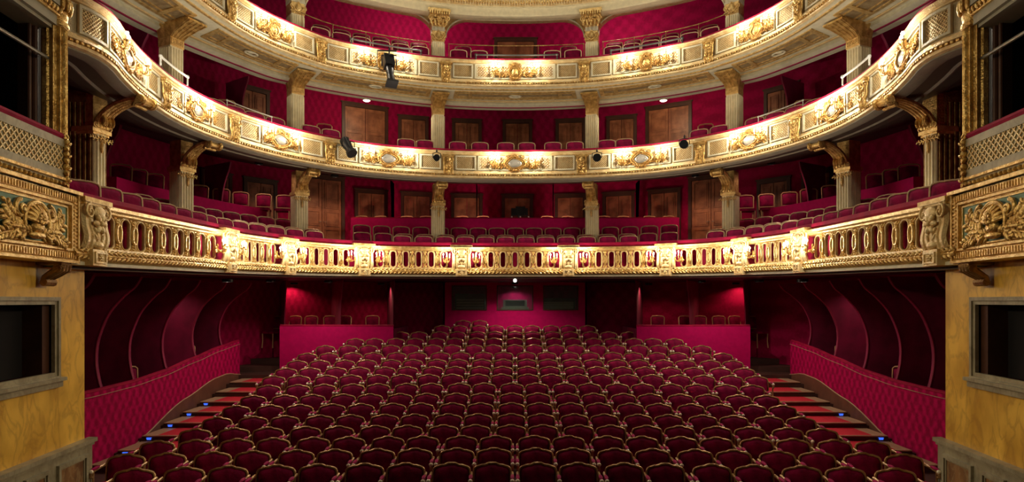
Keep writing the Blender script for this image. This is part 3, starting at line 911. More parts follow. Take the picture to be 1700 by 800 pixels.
# ------------------------------------------------------------------ seats
def outline(w, z0, z1, hump, n=8, r=.055):
    """chair-back outline with rounded shoulders and a raised crest"""
    pts = [(-w / 2 + .02, z0)]
    pts.append((-w / 2, z0 + .06)); pts.append((-w / 2 - .003, z1 - r - .03))
    for i in range(5):
        a = PI - i / 4 * PI / 2 * .9; pts.append((-w / 2 + r + r * math.cos(a), z1 - r - .02 + r * math.sin(a)))
    for x, z in ((-.13, .008), (-.095, .010), (-.07, hump * .6), (-.045, hump * .95), (0, hump)):
        pts.append((x * w / .46, z1 - .012 + z))
    return pts + [(-x, z) for x, z in pts[::-1] if x < -1e-6]
def tilt(a, z0):
    return lambda p: (p[0], p[1] + (p[2] - z0) * a, p[2])
def make_seat(kind):
    t = thing('stalls_armchair' if kind != 'balcony' else 'balcony_armchair', 'seat', 'theatre seat')
    w = .475; T = tilt(.16, .42)
    fm = 'frame' if kind != 'balcony' else 'frame_lt'
    o = outline(w, .44, SEAT_H - (.04 if kind != 'balcony' else .02), .034 if kind != 'balcony' else .012)
    q = MB(T); q.tube([(x, .16, z) for x, z in o], .0165, 6, True); q.build('back_frame', fm, t, rel=False)
    q = MB(T)
    k = .93; zc = .68
    n = len(o); vs = []; fs = []
    for sc, y in ((.94, .185), (.94, .158), (.86, .13), (.68, .112), (.42, .104), (.15, .101)): vs += [(x * sc, y, zc + (z - zc) * sc) for x, z in o]
    for a in range(5):
        for i in range(n): fs.append((a * n + i, (a + 1) * n + i, (a + 1) * n + (i + 1) % n, a * n + (i + 1) % n)[::-1])
    fs += [tuple(range(5 * n, 6 * n))[::-1], tuple(range(n))]
    q.add(vs, fs); q.build('back_cushion', 'seat', t, rel=False)
    q = MB(); co = []
    for i in range(20):
        a = 2 * PI * i / 20; c, s = math.cos(a), math.sin(a)
        co.append((.225 * math.copysign(abs(c) ** .5, c), -.08 + .22 * math.copysign(abs(s) ** .5, s)))
    vs = []
    for sc, z in ((.94, .36), (1, .39), (1, .42), (.93, .45), (.6, .465)): vs += [(x * sc, -.08 + (y + .08) * sc, z) for x, y in co]
    fs = [tuple(range(20))[::-1], tuple(range(80, 100))]
    for a in range(4):
        for i in range(20): fs.append((a * 20 + i, a * 20 + (i + 1) % 20, (a + 1) * 20 + (i + 1) % 20, (a + 1) * 20 + i))
    q.add(vs, fs); q.build('seat_cushion', 'seat', t, rel=False)
    q = MB(); q.box(-.2, .2, -.24, .12, .31, .36)
    for sx in (-1, 1):
        for y, tp in ((-.24, 1), (.14, 1)): q.tube([(sx * .215, y, .33), (sx * .205, y - .01, .15), (sx * .21, y - .02, 0)], [.022, .016, .02], 6)
    q.build('base', fm, t, rel=False)
    if kind != 'balcony':
        arms = {'left': (-1, 1), 'right': (1,)}[kind]
        for sx in arms:
            x = sx * .262
            q = MB(); q.tube([(x, .22, .79), (x, .05, .785), (x, -.1, .775), (x, -.16, .75), (x, -.165, .715), (x, -.13, .705)], .019, 6)
            q.tube([(x, -.1, .77), (x, -.1, .5), (x, -.14, .38), (x, -.12, .0)], [.016, .013, .018, .016], 6)
            a = q.build('armrest', fm, t, rel=False)
            q = MB(); q.ell((x, -.04, .805), (.027, .11, .02), 8, 5); q.build('arm_pad', 'velvet', a, rel=False)
            q = MB(); q.ell((x, -.15, .782), (.03, .026, .028), 8, 5); q.build('arm_knob', 'knob', a, rel=False)
    note(t); return t
PROTO = {k: [make_seat(k), False] for k in ('left', 'right', 'balcony')}
def place_seat(kind, x, y, z, rz, label, group):
    p = PROTO[kind]
    if not p[1]: t = p[0]; p[1] = True
    else: t = copy_tree(p[0])
    t.location = (x, y, z); t.rotation_euler = (0, 0, rz); t['label'] = label; t['group'] = group
    return t
# screen columns where each stalls row begins and ends in the photograph, front row first
ENDS = [(160, 1550), (160, 1550), (207, 1500), (300, 1408), (342, 1368), (378, 1335), (402, 1308), (428, 1285), (436, 1278), (455, 1256), (478, 1236),
        (496, 1216), (528, 1183), (578, 1132), (618, 1093), (720, 988), (752, 812)]
n_stalls = 0
for i, y in enumerate(ROWY):
    x0 = (ENDS[i][0] - CX) * y / F; x1 = (ENDS[i][1] - CX) * y / F
    P = 1.12; off = .2 if 3 <= i <= 7 else (.56 if i < 12 else (.26 if i < 16 else -1.4))
    seats = []
    k = -8
    while k < 8:
        c = off + P * k
        for sx, kd in ((-1, 'left'), (1, 'right')):
            xx = c + sx * .264
            if xx - .25 > x0 - .14 and xx + .25 < x1 + .14: seats.append((xx, kd))
        k += 1
    seats.sort(); n = len(seats)
    row = 'the ' + ORD[i + 1] + ' row from the front' if i < 9 else ('the ' + (ORD[17 - i] + ' row from the back' if i < 16 else 'short row at the very back'))
    for j, (xx, kd) in enumerate(seats):
        if j == 0: kd = 'left'
        if kd == 'left' and j > 0 and False: pass
        yy = y - SAG * xx * xx
        rz = math.atan(-2 * SAG * xx)
        place_seat(kd, xx, yy, FLZ[i], rz, 'crimson velvet stalls seat, ' + ((ORD[j + 1] + ' from the left') if j < n / 2 else (ORD[n - j] + ' from the right')) + ' in ' + row, 'stalls seats')
        n_stalls += 1
print('STALLS', n_stalls)

def balcony_rows(plan, rows, names, dz, tier):
    """rows: (offset, top z, [(px0, px1), ...] spans in screen columns)"""
    tot = 0
    for ri, (off, zt, spans) in enumerate(rows):
        lst = []
        for x0, x1 in spans:
            s0 = plan.px(x0, off); s1 = plan.px(x1, off)
            # length of the offset line
            N = 60; Lc = 0; acc = [0]; prev = plan.at(s0, off)
            for i in range(1, N + 1):
                c = plan.at(mid(s0, s1, i / N), off); Lc += math.hypot(c[0] - prev[0], c[1] - prev[1]); acc.append(Lc); prev = c
            n = max(1, round(Lc / .56))
            for k in range(n):
                d = Lc * (k + .5) / n; j = max(i for i in range(N + 1) if acc[i] <= d + 1e-9)
                fr = (d - acc[j]) / max(acc[min(j + 1, N)] - acc[j], 1e-6); lst.append(mid(s0, s1, (j + fr) / N))
        m = len(lst)
        for k, s in enumerate(lst):
            c = plan.at(s, off); r = plan.rz(s)
            r = max(-1.35, min(1.35, r)) * (.85 if c[1] > 12.5 else .62)
            wd = side_words(k, m)
            place_seat('balcony', c[0], c[1], zt + dz(plan.raw(s)) * .35 - SEAT_H, r, 'gilt-framed crimson balcony seat, %s, %s' % (names[ri], wd), 'seats on the %s balcony' % tier); tot += 1
    return tot
t1 = balcony_rows(R1, [(.72, 1.84, [(120, 545), (652, 1060), (1165, 1590)]),
                       (1.25, 1.95, [(395, 540), (586, 1126), (1170, 1315)]),
                       (1.95, 2.24, [(232, 300), (325, 492), (586, 1126), (1218, 1385), (1410, 1478)])],
                  ['lowest balcony front row', 'lowest balcony second row', 'lowest balcony back row'], dz1, 'lowest')
t2 = balcony_rows(R2, [(.75, 4.64, [(320, 480), (505, 570), (660, 722), (742, 815), (822, 892), (900, 972), (992, 1050), (1140, 1205), (1230, 1390)])],
                  ['middle balcony single row'], dz0, 'middle')
t3 = balcony_rows(R3, [(.55, 7.40, [(520, 715), (745, 812), (900, 968), (1000, 1190)]),
                       (1.4, 7.85, [(520, 712), (748, 790), (922, 965), (1004, 1190)])],
                  ['upper balcony front row', 'upper balcony rear row'], dz0, 'upper')
print('BALCONY SEATS', t1, t2, t3)

# ------------------------------------------------------------------ parapets of the boxes
def wall_strip(pts, th, nx=None, mb=None):
    """pts: (x, y, z_bottom, z_top); thickness towards -n"""
    mb = mb or MB(); vs = []; fs = []; n = len(pts)
    for i, (x, y, a, b) in enumerate(pts):
        p = pts[max(0, i - 1)]; q = pts[min(n - 1, i + 1)]
        d = math.hypot(q[0] - p[0], q[1] - p[1]); nx_, ny_ = -(q[1] - p[1]) / d * th, (q[0] - p[0]) / d * th
        vs += [(x, y, a), (x, y, b), (x + nx_, y + ny_, b), (x + nx_, y + ny_, a)]
    for i in range(n - 1):
        for j in range(4):
            k = (j + 1) % 4; fs.append((i * 4 + j, i * 4 + k, (i + 1) * 4 + k, (i + 1) * 4 + j))
    fs.append((3, 2, 1, 0)); e = (n - 1) * 4; fs.append((e, e + 1, e + 2, e + 3))
    return mb.add(vs, fs)
def interp(tab, y):
    for (a, va), (b, vb) in zip(tab, tab[1:]):
        if y <= b: t = max(0, (y - a) / (b - a)); t = t * t * (3 - 2 * t) * .5 + t * .5; return va + (vb - va) * t
    return tab[-1][1]
TOPT = [(9.2, -1.56), (11.0, -1.59), (12.2, -1.57), (13.2, -1.5), (14.6, -1.33), (15.8, -1.18), (17.0, -1.08)]
BOTT = [(9.2, -3.02), (11.0, -2.96), (11.9, -2.83), (14.1, -2.17), (15.5, -1.9), (16.2, -1.86), (17.0, -1.97)]
PX = lambda y: -7.3 - .012 * (y - 9)
for sg in (-1, 1):
    mir = sg > 0
    ys = [9.2 + (17.0 - 9.2) * i / 26 for i in range(27)]
    t = thing('box_parapet', 'curving crimson damask parapet of the stalls boxes along the %s side aisle' % SIDE[sg], 'parapet', (sg * 7.35, 13.0, -3.0), group='box parapets')
    wall_strip([(PX(y), y, interp(BOTT, y), interp(TOPT, y)) for y in ys], .1).build('panel', 'damask', t, mirror=mir)
    q = MB(); q.tube([(PX(y) - .05, y, interp(TOPT, y) + .01) for y in ys], .045, 8); q.build('velvet_top', 'rail', t, mirror=mir)
    q = MB(); q.tube([(PX(y) + .015, y, interp(BOTT, y)) for y in ys], .016, 6); q.tube([(PX(y) + .01, y, interp(TOPT, y) - .07) for y in ys], .006, 5)
    q.build('braid', 'nosing', t, mirror=mir)
    def flo(y): return interp([(a, b) for a, b in zip(ROWY, FLZ)], y + SAG * 55)
    wall_strip([(PX(y) + .03, y, flo(y) - .2, interp(BOTT, y)) for y in ys], .12).build('skirting', 'skirt', t, mirror=mir)
    # box floor behind the parapet
    q = MB(); q.box(-9.3, -7.42, 8.6, 17.1, -2.5, -2.42); struct(q.build('floor', 'floor', mirror=mir))
    # facing boxes at the back
    t = thing('box_parapet', 'straight crimson parapet facing the stage behind the stalls, %s of centre' % SIDE[sg], 'parapet', (sg * 4.9, 17.7, -2.2), group='box parapets')
    pts = [(-6.55, 17.6, -2.3, -.70), (-5.4, 17.75, -2.3, -.71), (-4.3, 17.95, -2.3, -.72), (-3.5, 18.2, -2.3, -.73)]
    wall_strip(pts, .1).build('panel', 'parapet', t, mirror=mir)
    q = MB(); q.tube([(x, y + .05, z + .01) for x, y, _, z in pts], .045, 8); q.build('velvet_top', 'rail', t, mirror=mir)
    q = MB(); q.box(-6.55, -6.45, 17.7, 19.8, -2.3, -.75); q.build('return_panel', 'part', t, mirror=mir)
    q = MB(); q.box(-3.6, -3.5, 18.3, 20.6, -2.3, -.8); q.build('return_panel', 'part', t, mirror=mir)
    q = MB(); q.box(-6.5, -3.5, 17.9, 20.6, -1.42, -1.36); struct(q.build('floor', 'floor', mirror=mir))
    q = MB(); P_ = [(-7.98, 12.85), (-9.2, 12.85), (-8.9, 15.2), (-8.0, 17.6), (-6.8, 17.6), (-7.25, 16.2), (-7.7, 14.8), (-7.98, 13.6)]
    q.add([(x, y, 1.96) for x, y in P_] + [(x, y, 2.04) for x, y in P_], [tuple(range(8)), tuple(range(8, 16))[::-1]] + [(i, i + 8, (i + 1) % 8 + 8, (i + 1) % 8) for i in range(8)])
    struct(q.build('floor', 'floor', mirror=mir))
    # lowest balcony boxes
    t = thing('box_parapet', 'crimson parapet behind the lowest balcony seats along the %s side' % SIDE[sg], 'parapet', (sg * 7.6, 14.5, 1.3), group='box parapets')
    wall_strip([(-8.0, 12.7, 1.3, 2.5), (-7.95, 13.6, 1.3, 2.5), (-7.65, 14.8, 1.3, 2.5), (-7.2, 16.2, 1.3, 2.5), (-6.75, 17.2, 1.3, 2.5)], .08).build('panel', 'parapet', t, mirror=mir)
    wall_strip([(-8.3, 12.68, 1.3, 2.5), (-8.0, 12.7, 1.3, 2.5)], .08).build('end_panel', 'parapet', t, mirror=mir)
t = thing('box_parapet', 'long bright crimson parapet behind the centre seats of the lowest balcony', 'parapet', (0, 19.3, 1.3), group='box parapets')
pts = [(-5.0 + 10 * i / 16, 19.35 - .004 * (-5 + 10 * i / 16) ** 2, 1.3, 2.53) for i in range(17)]
wall_strip(pts, .1).build('panel', 'parapet', t)
q = MB(); q.tube([(x, y + .05, z) for x, y, _, z in pts], .04, 8); q.build('velvet_top', 'rail', t)

# ------------------------------------------------------------------ box partitions with scrolled front edges
PROFILE = [(.62, .62), (.45, .5), (.3, .3), (.05, .05), (-.22, -.1), (-.5, -.19), (-.8, -.2), (-1.1, -.14), (-1.4, -.03), (-1.62, .0)]
def partition(x_edge, y, z_top, z_bot, depth, label, sg, scale=1., ang=0., xin=None):
    """upright divider; its free edge sweeps forward at the top and back in the middle"""
    t = thing('box_partition', label, 'partition', (sg * abs(x_edge), y, z_bot), group='box partitions')
    pr = []
    H = z_top - z_bot
    for z, dx in PROFILE: pr.append((x_edge + dx * scale, z_top - (.62 - z) / 2.24 * H))
    # smooth
    sm = []
    for i in range(len(pr) - 1):
        p0 = pr[max(i - 1, 0)]; p1 = pr[i]; p2 = pr[i + 1]; p3 = pr[min(i + 2, len(pr) - 1)]
        for k in range(4):
            u = k / 4
            sm.append(tuple(.5 * (2 * p1[j] + (-p0[j] + p2[j]) * u + (2 * p0[j] - 5 * p1[j] + 4 * p2[j] - p3[j]) * u * u + (-p0[j] + 3 * p1[j] - 3 * p2[j] + p3[j]) * u ** 3) for j in (0, 1)))
    sm.append(pr[-1])
    xo = x_edge - depth
    ca, sa = math.cos(ang), math.sin(ang)
    T = lambda p: (x_edge + (p[0] - x_edge) * ca, y + (p[0] - x_edge) * sa + p[1], p[2])
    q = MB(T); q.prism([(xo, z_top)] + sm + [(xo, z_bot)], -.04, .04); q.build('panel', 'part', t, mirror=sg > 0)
    q = MB(T); q.tube([(x, -.03, z) for x, z in sm], .02, 6); q.build('piping', 'piping', t, mirror=sg > 0)
    return t
for sg in (-1, 1):
    for i, y in enumerate((10.2, 11.5, 12.5, 13.7, 15.0, 16.4)):
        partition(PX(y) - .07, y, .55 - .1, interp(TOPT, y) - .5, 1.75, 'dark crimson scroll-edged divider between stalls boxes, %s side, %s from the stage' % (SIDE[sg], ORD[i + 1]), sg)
    for i, (x, y, a) in enumerate(((-6.5, 17.9, -1.1), (-5.0, 18.2, -1.15), (-3.55, 18.5, -1.3))):
        partition(x, y, .6, -1.5, 2.2 if i < 2 else 2.6, 'dark divider standing in the facing boxes behind the stalls, %s side, %s from outside' % (SIDE[sg], ORD[i + 1]), sg, .55, a)
    for i, (x, y, a) in enumerate(((-8.35, 12.95, -.1), (-7.6, 16.5, -.55))):
        partition(x, y, 3.6, 1.3, .8, 'scroll-edged crimson divider in the lowest balcony boxes, %s side, %s from the stage' % (SIDE[sg], ORD[i + 1]), sg, .5, a)
    for i, (x, y) in enumerate(((-1.25, 20.55), (-3.95, 20.2))):
        partition(x, y, 3.85, 1.4, .45, 'narrow divider between the centre boxes of the lowest balcony, %s, %s from centre' % (SIDE[sg], ORD[i + 1]), sg, .2, -PI / 2)
    for i, (x, y, a) in enumerate(((-8.3, 14.0, -.2), (-7.3, 17.0, -.6))):
        partition(x, y, 6.0, 4.1, .8, 'dark crimson divider on the middle balcony, %s side, %s from the stage' % (SIDE[sg], ORD[i + 1]), sg, .4, a)

# transverse wall and dark pilaster beside the column nearest the stage
for sg in (-1, 1):
    q = MB(); q.box(-9.2, -7.25, 10.98, 11.1, 1.1, 3.5); struct(q.build('wall_' + SIDE[sg], 'wall', mirror=sg > 0))
    t = thing('pilaster', 'wide dark bronze reeded pilaster beside the nearest column on the %s' % SIDE[sg], 'pilaster', (sg * 7.2, 10.7, 1.1), group='dark pilasters')
    q = MB(lambda p: (p[0] - 7.22, p[1] + 10.5, p[2])); reeded(q, .42, .34, 1.1, 3.5, 5); q.build('shaft', 'bronze', t, mirror=sg > 0)
    q = MB(lambda p: (p[0] - 7.22, p[1] + 10.5, p[2])); q.box(-.24, .24, -.04, .36, 1.1, 1.3); q.box(-.23, .23, -.03, .36, 3.3, 3.45); q.build('base', 'bronze', t, mirror=sg > 0)

# ------------------------------------------------------------------ doors
ND = [0]
def door(plan, px, z0, h, w, m='wood', off=-.02, big=False, ajar=False):
    ND[0] += 1; s = plan.px(px, off)
    t = bpy.data.objects.new('door_%d' % ND[0], None); COL.objects.link(t); put(t, plan, s, off, z0); t['kind'] = 'structure'
    q = MB(); q.box(-w / 2 - .1, -w / 2, -.06, .04, 0, h + .1); q.box(w / 2, w / 2 + .1, -.06, .04, 0, h + .1); q.box(-w / 2, w / 2, -.06, .04, h, h + .1)
    q.box(-w / 2 - .13, w / 2 + .13, -.08, .03, h + .1, h + .14); q.build('door_frame', 'wood_dark', t, rel=False)
    for sx in (-1, 1):
        a, b = (-w / 2 + .01, -.008) if sx < 0 else (.008, w / 2 - .01)
        q = MB(); q.box(a, b, -.035, .02, 0.01, h - .01)
        for z0_, z1_ in ((.08, h * .38), (h * .42, h * .6), (h * .64, h - .1)):
            q.frame(a + .07, b - .07, z0_, z1_, .025, -.055, -.03); q.box(a + .12, b - .12, -.048, -.03, z0_ + .05, z1_ - .05)
        o = q.build('door_leaf', m, t, rel=False)
        q = MB(); q.ell((sx * .05, -.07, h * .47), (.014, .03, .014), 8, 5); q.tube([(sx * .05, -.09, h * .47), (sx * .13, -.09, h * .47)], .008, 6); q.build('door_handle', 'steel', o, rel=False)
    return t
for x in (616, 692, 775, 859, 947, 1027, 1103): door(W, x, 1.3, 2.2, .86, 'wood')
for x in (534, 1181): door(W, x, 1.3, 2.5, 1.25, 'wood')
for x in (432, 1285, 358, 1358): door(W, x, 1.3, 2.15, .8, 'wood')
for x in (606, 1110): door(W, x, 4.18, 2.05, 1.3, 'wood')
for x in (686, 775, 859, 947, 1032): door(W, x, 4.18, 1.85, .8, 'wood')
for x in (418, 1298): door(W, x, 4.18, 1.9, .85, 'wood')
door(W, 856, 6.85, 1.95, 1.25, 'wood')

# ------------------------------------------------------------------ technical booth behind the stalls
q = MB(); z0, z1 = -.95, .62
yb = 20.75
wins = [(-2.08, -.92), (-.6, .6), (.92, 2.08)]
q.box(-2.35, 2.35, yb, yb + .12, z0, -.3); q.box(-2.35, 2.35, yb, yb + .12, .52, z1)
for a, b in ((-2.35, -2.08), (-.92, -.6), (.6, .92), (2.08, 2.35)): q.box(a, b, yb, yb + .12, -.3, .52)
struct(q.build('wall_back', 'parapet'))
q = MB(); q.box(-2.35, 2.35, yb + .9, yb + .95, z0, z1); q.box(-2.35, -2.3, yb, yb + .9, z0, z1); q.box(2.3, 2.35, yb, yb + .9, z0, z1); struct(q.build('wall_back', 'booth'))
for i, (a, b) in enumerate(wins):
    t = bpy.data.objects.new('window_%d' % (i + 1), None); COL.objects.link(t); t.location = ((a + b) / 2, yb, .1); t['kind'] = 'structure'
    q = MB(); q.frame(a, b, -.3, .52, .035, yb - .02, yb + .1); q.build('window_frame', 'wood_dark', t)
    q = MB(); q.box(a + .03, b - .03, yb + .04, yb + .05, -.27, .49); q.build('pane', 'glass', t)
for i, (x, w, h, lb) in enumerate(((-1.5, .5, .45, 'tall grey added equipment rack behind the left booth window'), (1.45, .55, .3, 'low grey added equipment rack behind the right booth window'))):
    t = thing('added_rack', lb, 'equipment', (x, 21.2, -.9))  # racks added to give the panes pale shapes like reflections
    q = MB(); q.box(x - w, x + w, 21.1, 21.5, -.9, h - .2); q.build('cabinet', 'booth', t)
    for k in range(4):
        q = MB(); q.box(x - w + .05, x + w - .05, 21.08, 21.1, -.25 + .1 * k * h * 2, -.2 + .1 * k * h * 2); q.build('front_panel', 'steel', t)
t = thing('mixing_desk', 'grey control desk behind the middle booth window', 'desk', (0, 21.1, -.3))
q = MB(); q.box(-.45, .45, 20.95, 21.3, -.3, -.2); q.box(-.4, .4, 21.2, 21.3, -.2, .05); q.build('console', 'steel', t)
q = MB(); q.box(-.32, .32, 21.19, 21.2, -.16, .02); q.build('screen', 'black', t)

# ------------------------------------------------------------------ chairs in the boxes
def make_chair():
    t = thing('box_chair', 'chair', 'chair'); w = .4
    o = [(-.19, .44), (-.2, .86), (-.16, .9), (0, .915), (.16, .9), (.2, .86), (.19, .44)]
    q = MB(tilt(.12, .42)); q.tube([(x, .17, z) for x, z in o], .018, 6, True); q.tube([(-.19, .17, .55), (.19, .17, .55)], .014, 6); q.build('back_frame', 'chair', t, rel=False)
    q = MB(tilt(.12, .42)); q.prism([(-.17, .57), (-.175, .85), (0, .885), (.175, .85), (.17, .57)], .15, .19, .12); q.build('backrest', 'seat', t, rel=False)
    q = MB(); q.prism([(-.2, .42), (-.21, .45), (-.17, .48), (.17, .48), (.21, .45), (.2, .42)], -.22, .17); q.build('seat', 'seat', t, rel=False)
    for sx in (-1, 1):
        for y in (-.2, .16):
            q = MB(); q.tube([(sx * .18, y, .43), (sx * .175, y, .2), (sx * .185, y * 1.1, 0)], [.02, .015, .017], 6); q.build('leg', 'chair', t, rel=False)
    note(t); return t
CH = make_chair(); CHU = [False]
def chair(x, y, z, rz, label, group):
    if not CHU[0]: t = CH; CHU[0] = True
    else: t = copy_tree(CH)
    t.location = (x, y, z); t.rotation_euler = (0, 0, rz); t['label'] = label; t['group'] = group
for sg in (-1, 1):
    L = SIDE[sg]
    for i, (px, y) in enumerate(((452, 18.6), (484, 18.9), (512, 18.9), (545, 19.0), (570, 19.0), (618, 19.2))):
        chair(sg * (CX - px) * y / F, y, -1.36, sg * (.3 - .1 * i), 'gilt chair behind the facing stalls parapet, %s side, %s from outside' % (L, ORD[i + 1]), 'box chairs')
    for i, (y, x) in enumerate(((12.0, 8.1), (13.1, 7.95), (14.3, 8.1), (15.6, 8.0))):
        chair(sg * x, y, -2.42 + .14 * i, -sg * .9, 'gilt chair in the stalls boxes on the %s, %s from the stage' % (L, ORD[i + 1]), 'box chairs')
    for i, (px, py) in enumerate(((200, 290), (226, 300), (254, 306), (330, 318), (366, 324), (398, 330), (436, 336), (470, 340))):
        y = (13.45, 13.95, 14.45, 15.9, 16.4, 16.9, 17.2, 17.4)[i]; x = (CX - px) * y / F
        chair(sg * x, y, 2.97 - SEAT_H, -sg * (.5 - .04 * i), 'gilt chair behind the side parapet of the lowest balcony, %s, %s from the stage' % (L, ORD[i + 1]), 'box chairs')
    for i, px in enumerate((596, 628, 672, 704, 765, 800)):
        y = 19.85; chair(sg * (CX - px) * y / F, y, 2.72 - SEAT_H, sg * .1, 'chair behind the centre parapet of the lowest balcony, %s, %s from outside' % (L, ORD[i + 1]), 'box chairs')
    for i, px in enumerate((375, 415, 452, 540)):
        y = 15.3 + .7 * i; chair(sg * (CX - px) * y / F, y, 4.95 - SEAT_H, -sg * .4, 'chair standing deep in the middle balcony boxes, %s, %s from the stage' % (L, ORD[i + 1]), 'box chairs')

# ------------------------------------------------------------------ aisle steps with blue lights
for sg in (-1, 1):
    for i in range(5, 13):
        y0 = ROWY[i] - .36 - SAG * 49; y1 = y0 + .757; z = FLZ[i]
        xin = (ENDS[i][0] - CX) * ROWY[i] / F - .28
        xin = max(xin, -7.0)
        t = thing('aisle_step', 'red carpeted step of the %s aisle, %s from the bottom' % (SIDE[sg], ORD[i - 4]), 'step', (sg * 6.8, y0, z), group='%s aisle steps' % SIDE[sg])
        q = MB(); q.box(-7.3, xin, y0, y1, z - .14, z + .03); q.build('tread', 'wood_dark', t, mirror=sg > 0)
        q = MB(); q.box(-7.28, -7.0, y0 - .03, y1, z + .03, z + .05); q.box(-7.0, xin, y0 - .03, y0 + .02, z + .03, z + .052); q.build('nosing', 'nosing', t, mirror=sg > 0)
        q = MB(); q.box(-7.0, xin, y0 + .02, y1, z + .03, z + .052); q.build('carpet', 'carpet', t, mirror=sg > 0)
        if i in ((6, 7, 8, 9, 10) if sg < 0 else (7, 9)):
            q = MB(); q.box(-7.2, -7.11, y0 - .034, y0, z - .03, z + .008); q.build('step_light', 'blue', t, mirror=sg > 0)

# ------------------------------------------------------------------ proscenium side: marble wall, boxes, columns
def wl(Y, p=0.): return -(4.583 + .1286 * Y) + p
UX, UY = -.1286 / math.sqrt(1 + .1286 ** 2), 1 / math.sqrt(1 + .1286 ** 2)
def WT(p):
    """local: x = depth into the house, y = into the wall (-y proud of it), z"""
    Y = p[0]; return (wl(Y) - (p[1]), Y, p[2])
FAR = 8.3; NEAR = 5.2
for sg in (-1, 1):
    mir = sg > 0; L = SIDE[sg]
    q = MB(WT)
    q.box(NEAR, FAR, 0, .3, -3.2, -.95); q.box(7.72, FAR, 0, .3, -.95, .05); q.box(NEAR, FAR, 0, .3, .05, .5); q.box(NEAR, 5.6, 0, .3, -.95, .05)
    struct(q.build('wall_' + L, 'ymarble', mirror=mir))
    q = MB(WT); q.box(FAR - .02, FAR, .3, 3.6, -3.2, .6); q.box(7.95, FAR, .3, 3.6, .6, 9); struct(q.build('wall_' + L, 'part', mirror=mir))
    # window in the marble wall, a black sheet standing for the dark room
    t = bpy.data.objects.new('window_%d' % (4 if sg < 0 else 5), None); COL.objects.link(t); t.location = (-sg * wl(7), 7, -.95); t['kind'] = 'structure'
    q = MB(WT)
    q.frame(5.6, 7.72, -.95, .05, .045, -.035, .02); q.frame(5.645, 7.675, -.905, .005, .045, -.015, .03)
    q.build('window_frame', 'gstone', t, mirror=mir)
    q = MB(WT); q.box(5.5, 7.76, -.09, .02, -.965, -.925); q.box(5.5, 7.74, -.05, .02, -1.04, -.965); q.build('window_sill', 'gstone', t, mirror=mir)
    q = MB(WT); q.box(5.6, 7.63, .3, .34, -.9, .0, 1); q.build('shade_backing', 'void', t, mirror=mir)  # black sheet in place of the shade inside
    q = MB(WT); q.box(7.5, 7.68, .06, .3, -.905, .005); q.build('window_jamb', 'wood_dark', t, mirror=mir)
    # wainscot
    t = thing('wainscot', 'grey stone wainscot with brown marble panels at the foot of the %s yellow wall' % L, 'wall panelling', (-sg * wl(7), 7, -3.1), group='wainscots')
    q = MB(WT); q.box(NEAR, FAR + .06, -.07, .0, -3.1, -1.85); q.box(NEAR, FAR + .1, -.12, .0, -1.85, -1.8); q.box(NEAR, FAR + .08, -.09, .0, -1.89, -1.85)
    q.build('body', 'gstone', t, mirror=mir)
    for a, b in ((7.56, 8.2), (6.95, 7.38), (6.25, 6.8), (5.5, 6.1)):
        q = MB(WT); q.box(a + .07, b - .07, -.078, -.07, -2.55, -2.04); o = q.build('marble_panel', 'rmarble', t, mirror=mir)
        q = MB(WT); q.frame(a, b, -2.62, -1.97, .045, -.11, -.07); q.frame(a + .05, b - .05, -2.57, -2.02, .02, -.09, -.07); q.build('panel_frame', 'gstone', o, mirror=mir)
    # lower box front: gilded relief
    t = thing('stage_box', 'lower stage box with gilded shell relief and white lattice parapet, %s of the stage' % L, 'theatre box', (-sg * wl(7), 7, .45), group='stage boxes')
    f1 = 7.56; f0 = 4.9; P = -.3
    q = MB(WT); q.box(f0, f1, P, 0, .45, 1.28); q.build('body', 'gold', t, mirror=mir)
    q = MB(WT)
    q.frame(f0, f1 + .01, .45, 1.29, .03, P - .05, P); q.frame(f0 + .05, f1 - .03, .50, 1.24, .07, P - .03, P); q.frame(f0 + .14, f1 - .12, .59, 1.15, .025, P - .045, P)
    q.frame(f0 + .2, f1 - .2, .635, 1.1, .015, P - .03, P)
    q.box(f0, f1 + .03, P - .08, 0, 1.26, 1.30)
    q.build('relief_frame', 'gold_fine', t, mirror=mir)
    q = MB(WT)
    z = f0 + .06
    while z < f1 - .06:
        for zz, hh in ((.535, .03), (1.205, .03)): q.box(z, z + .022, P - .045, P - .03, zz - hh, zz + hh)
        z += .045
    z = .56
    while z < 1.18: q.box(f1 - .095, f1 - .035, P - .045, P - .03, z, z + .022); z += .045
    q.build('egg_and_dart', 'gold', t, mirror=mir)
    q = MB(WT); q.box(f0 + .2, f1 - .2, P - .012, P, .64, 1.09); q.build('relief_ground', 'teal', t, mirror=mir)
    q = MB(WT); cx = 6.72; cz = .87; y = P - .05
    for k in range(9):
        a = PI / 2 + (k - 4) * .33
        q.tube([(cx + .03 * math.cos(a), y - .06, cz - .04 + .03 * math.sin(a)), (cx + .12 * math.cos(a), y - .05, cz - .04 + .13 * math.sin(a)), (cx + .19 * math.cos(a), y - .0, cz - .04 + .2 * math.sin(a))], [.02, .03, .02], 7)
    q.tube([(cx + .21 * math.cos(a), y - .02, cz - .02 + .2 * math.sin(a)) for a in [-.3 + (PI + .6) * i / 16 for i in range(17)]], .026, 8)
    q.flower(cx, cz, .07, y - .08, 8)
    q.ell((cx, y - .02, cz - .08), (.1, .06, .07)); q.ell((cx, y - .02, cz - .17), (.14, .045, .04))
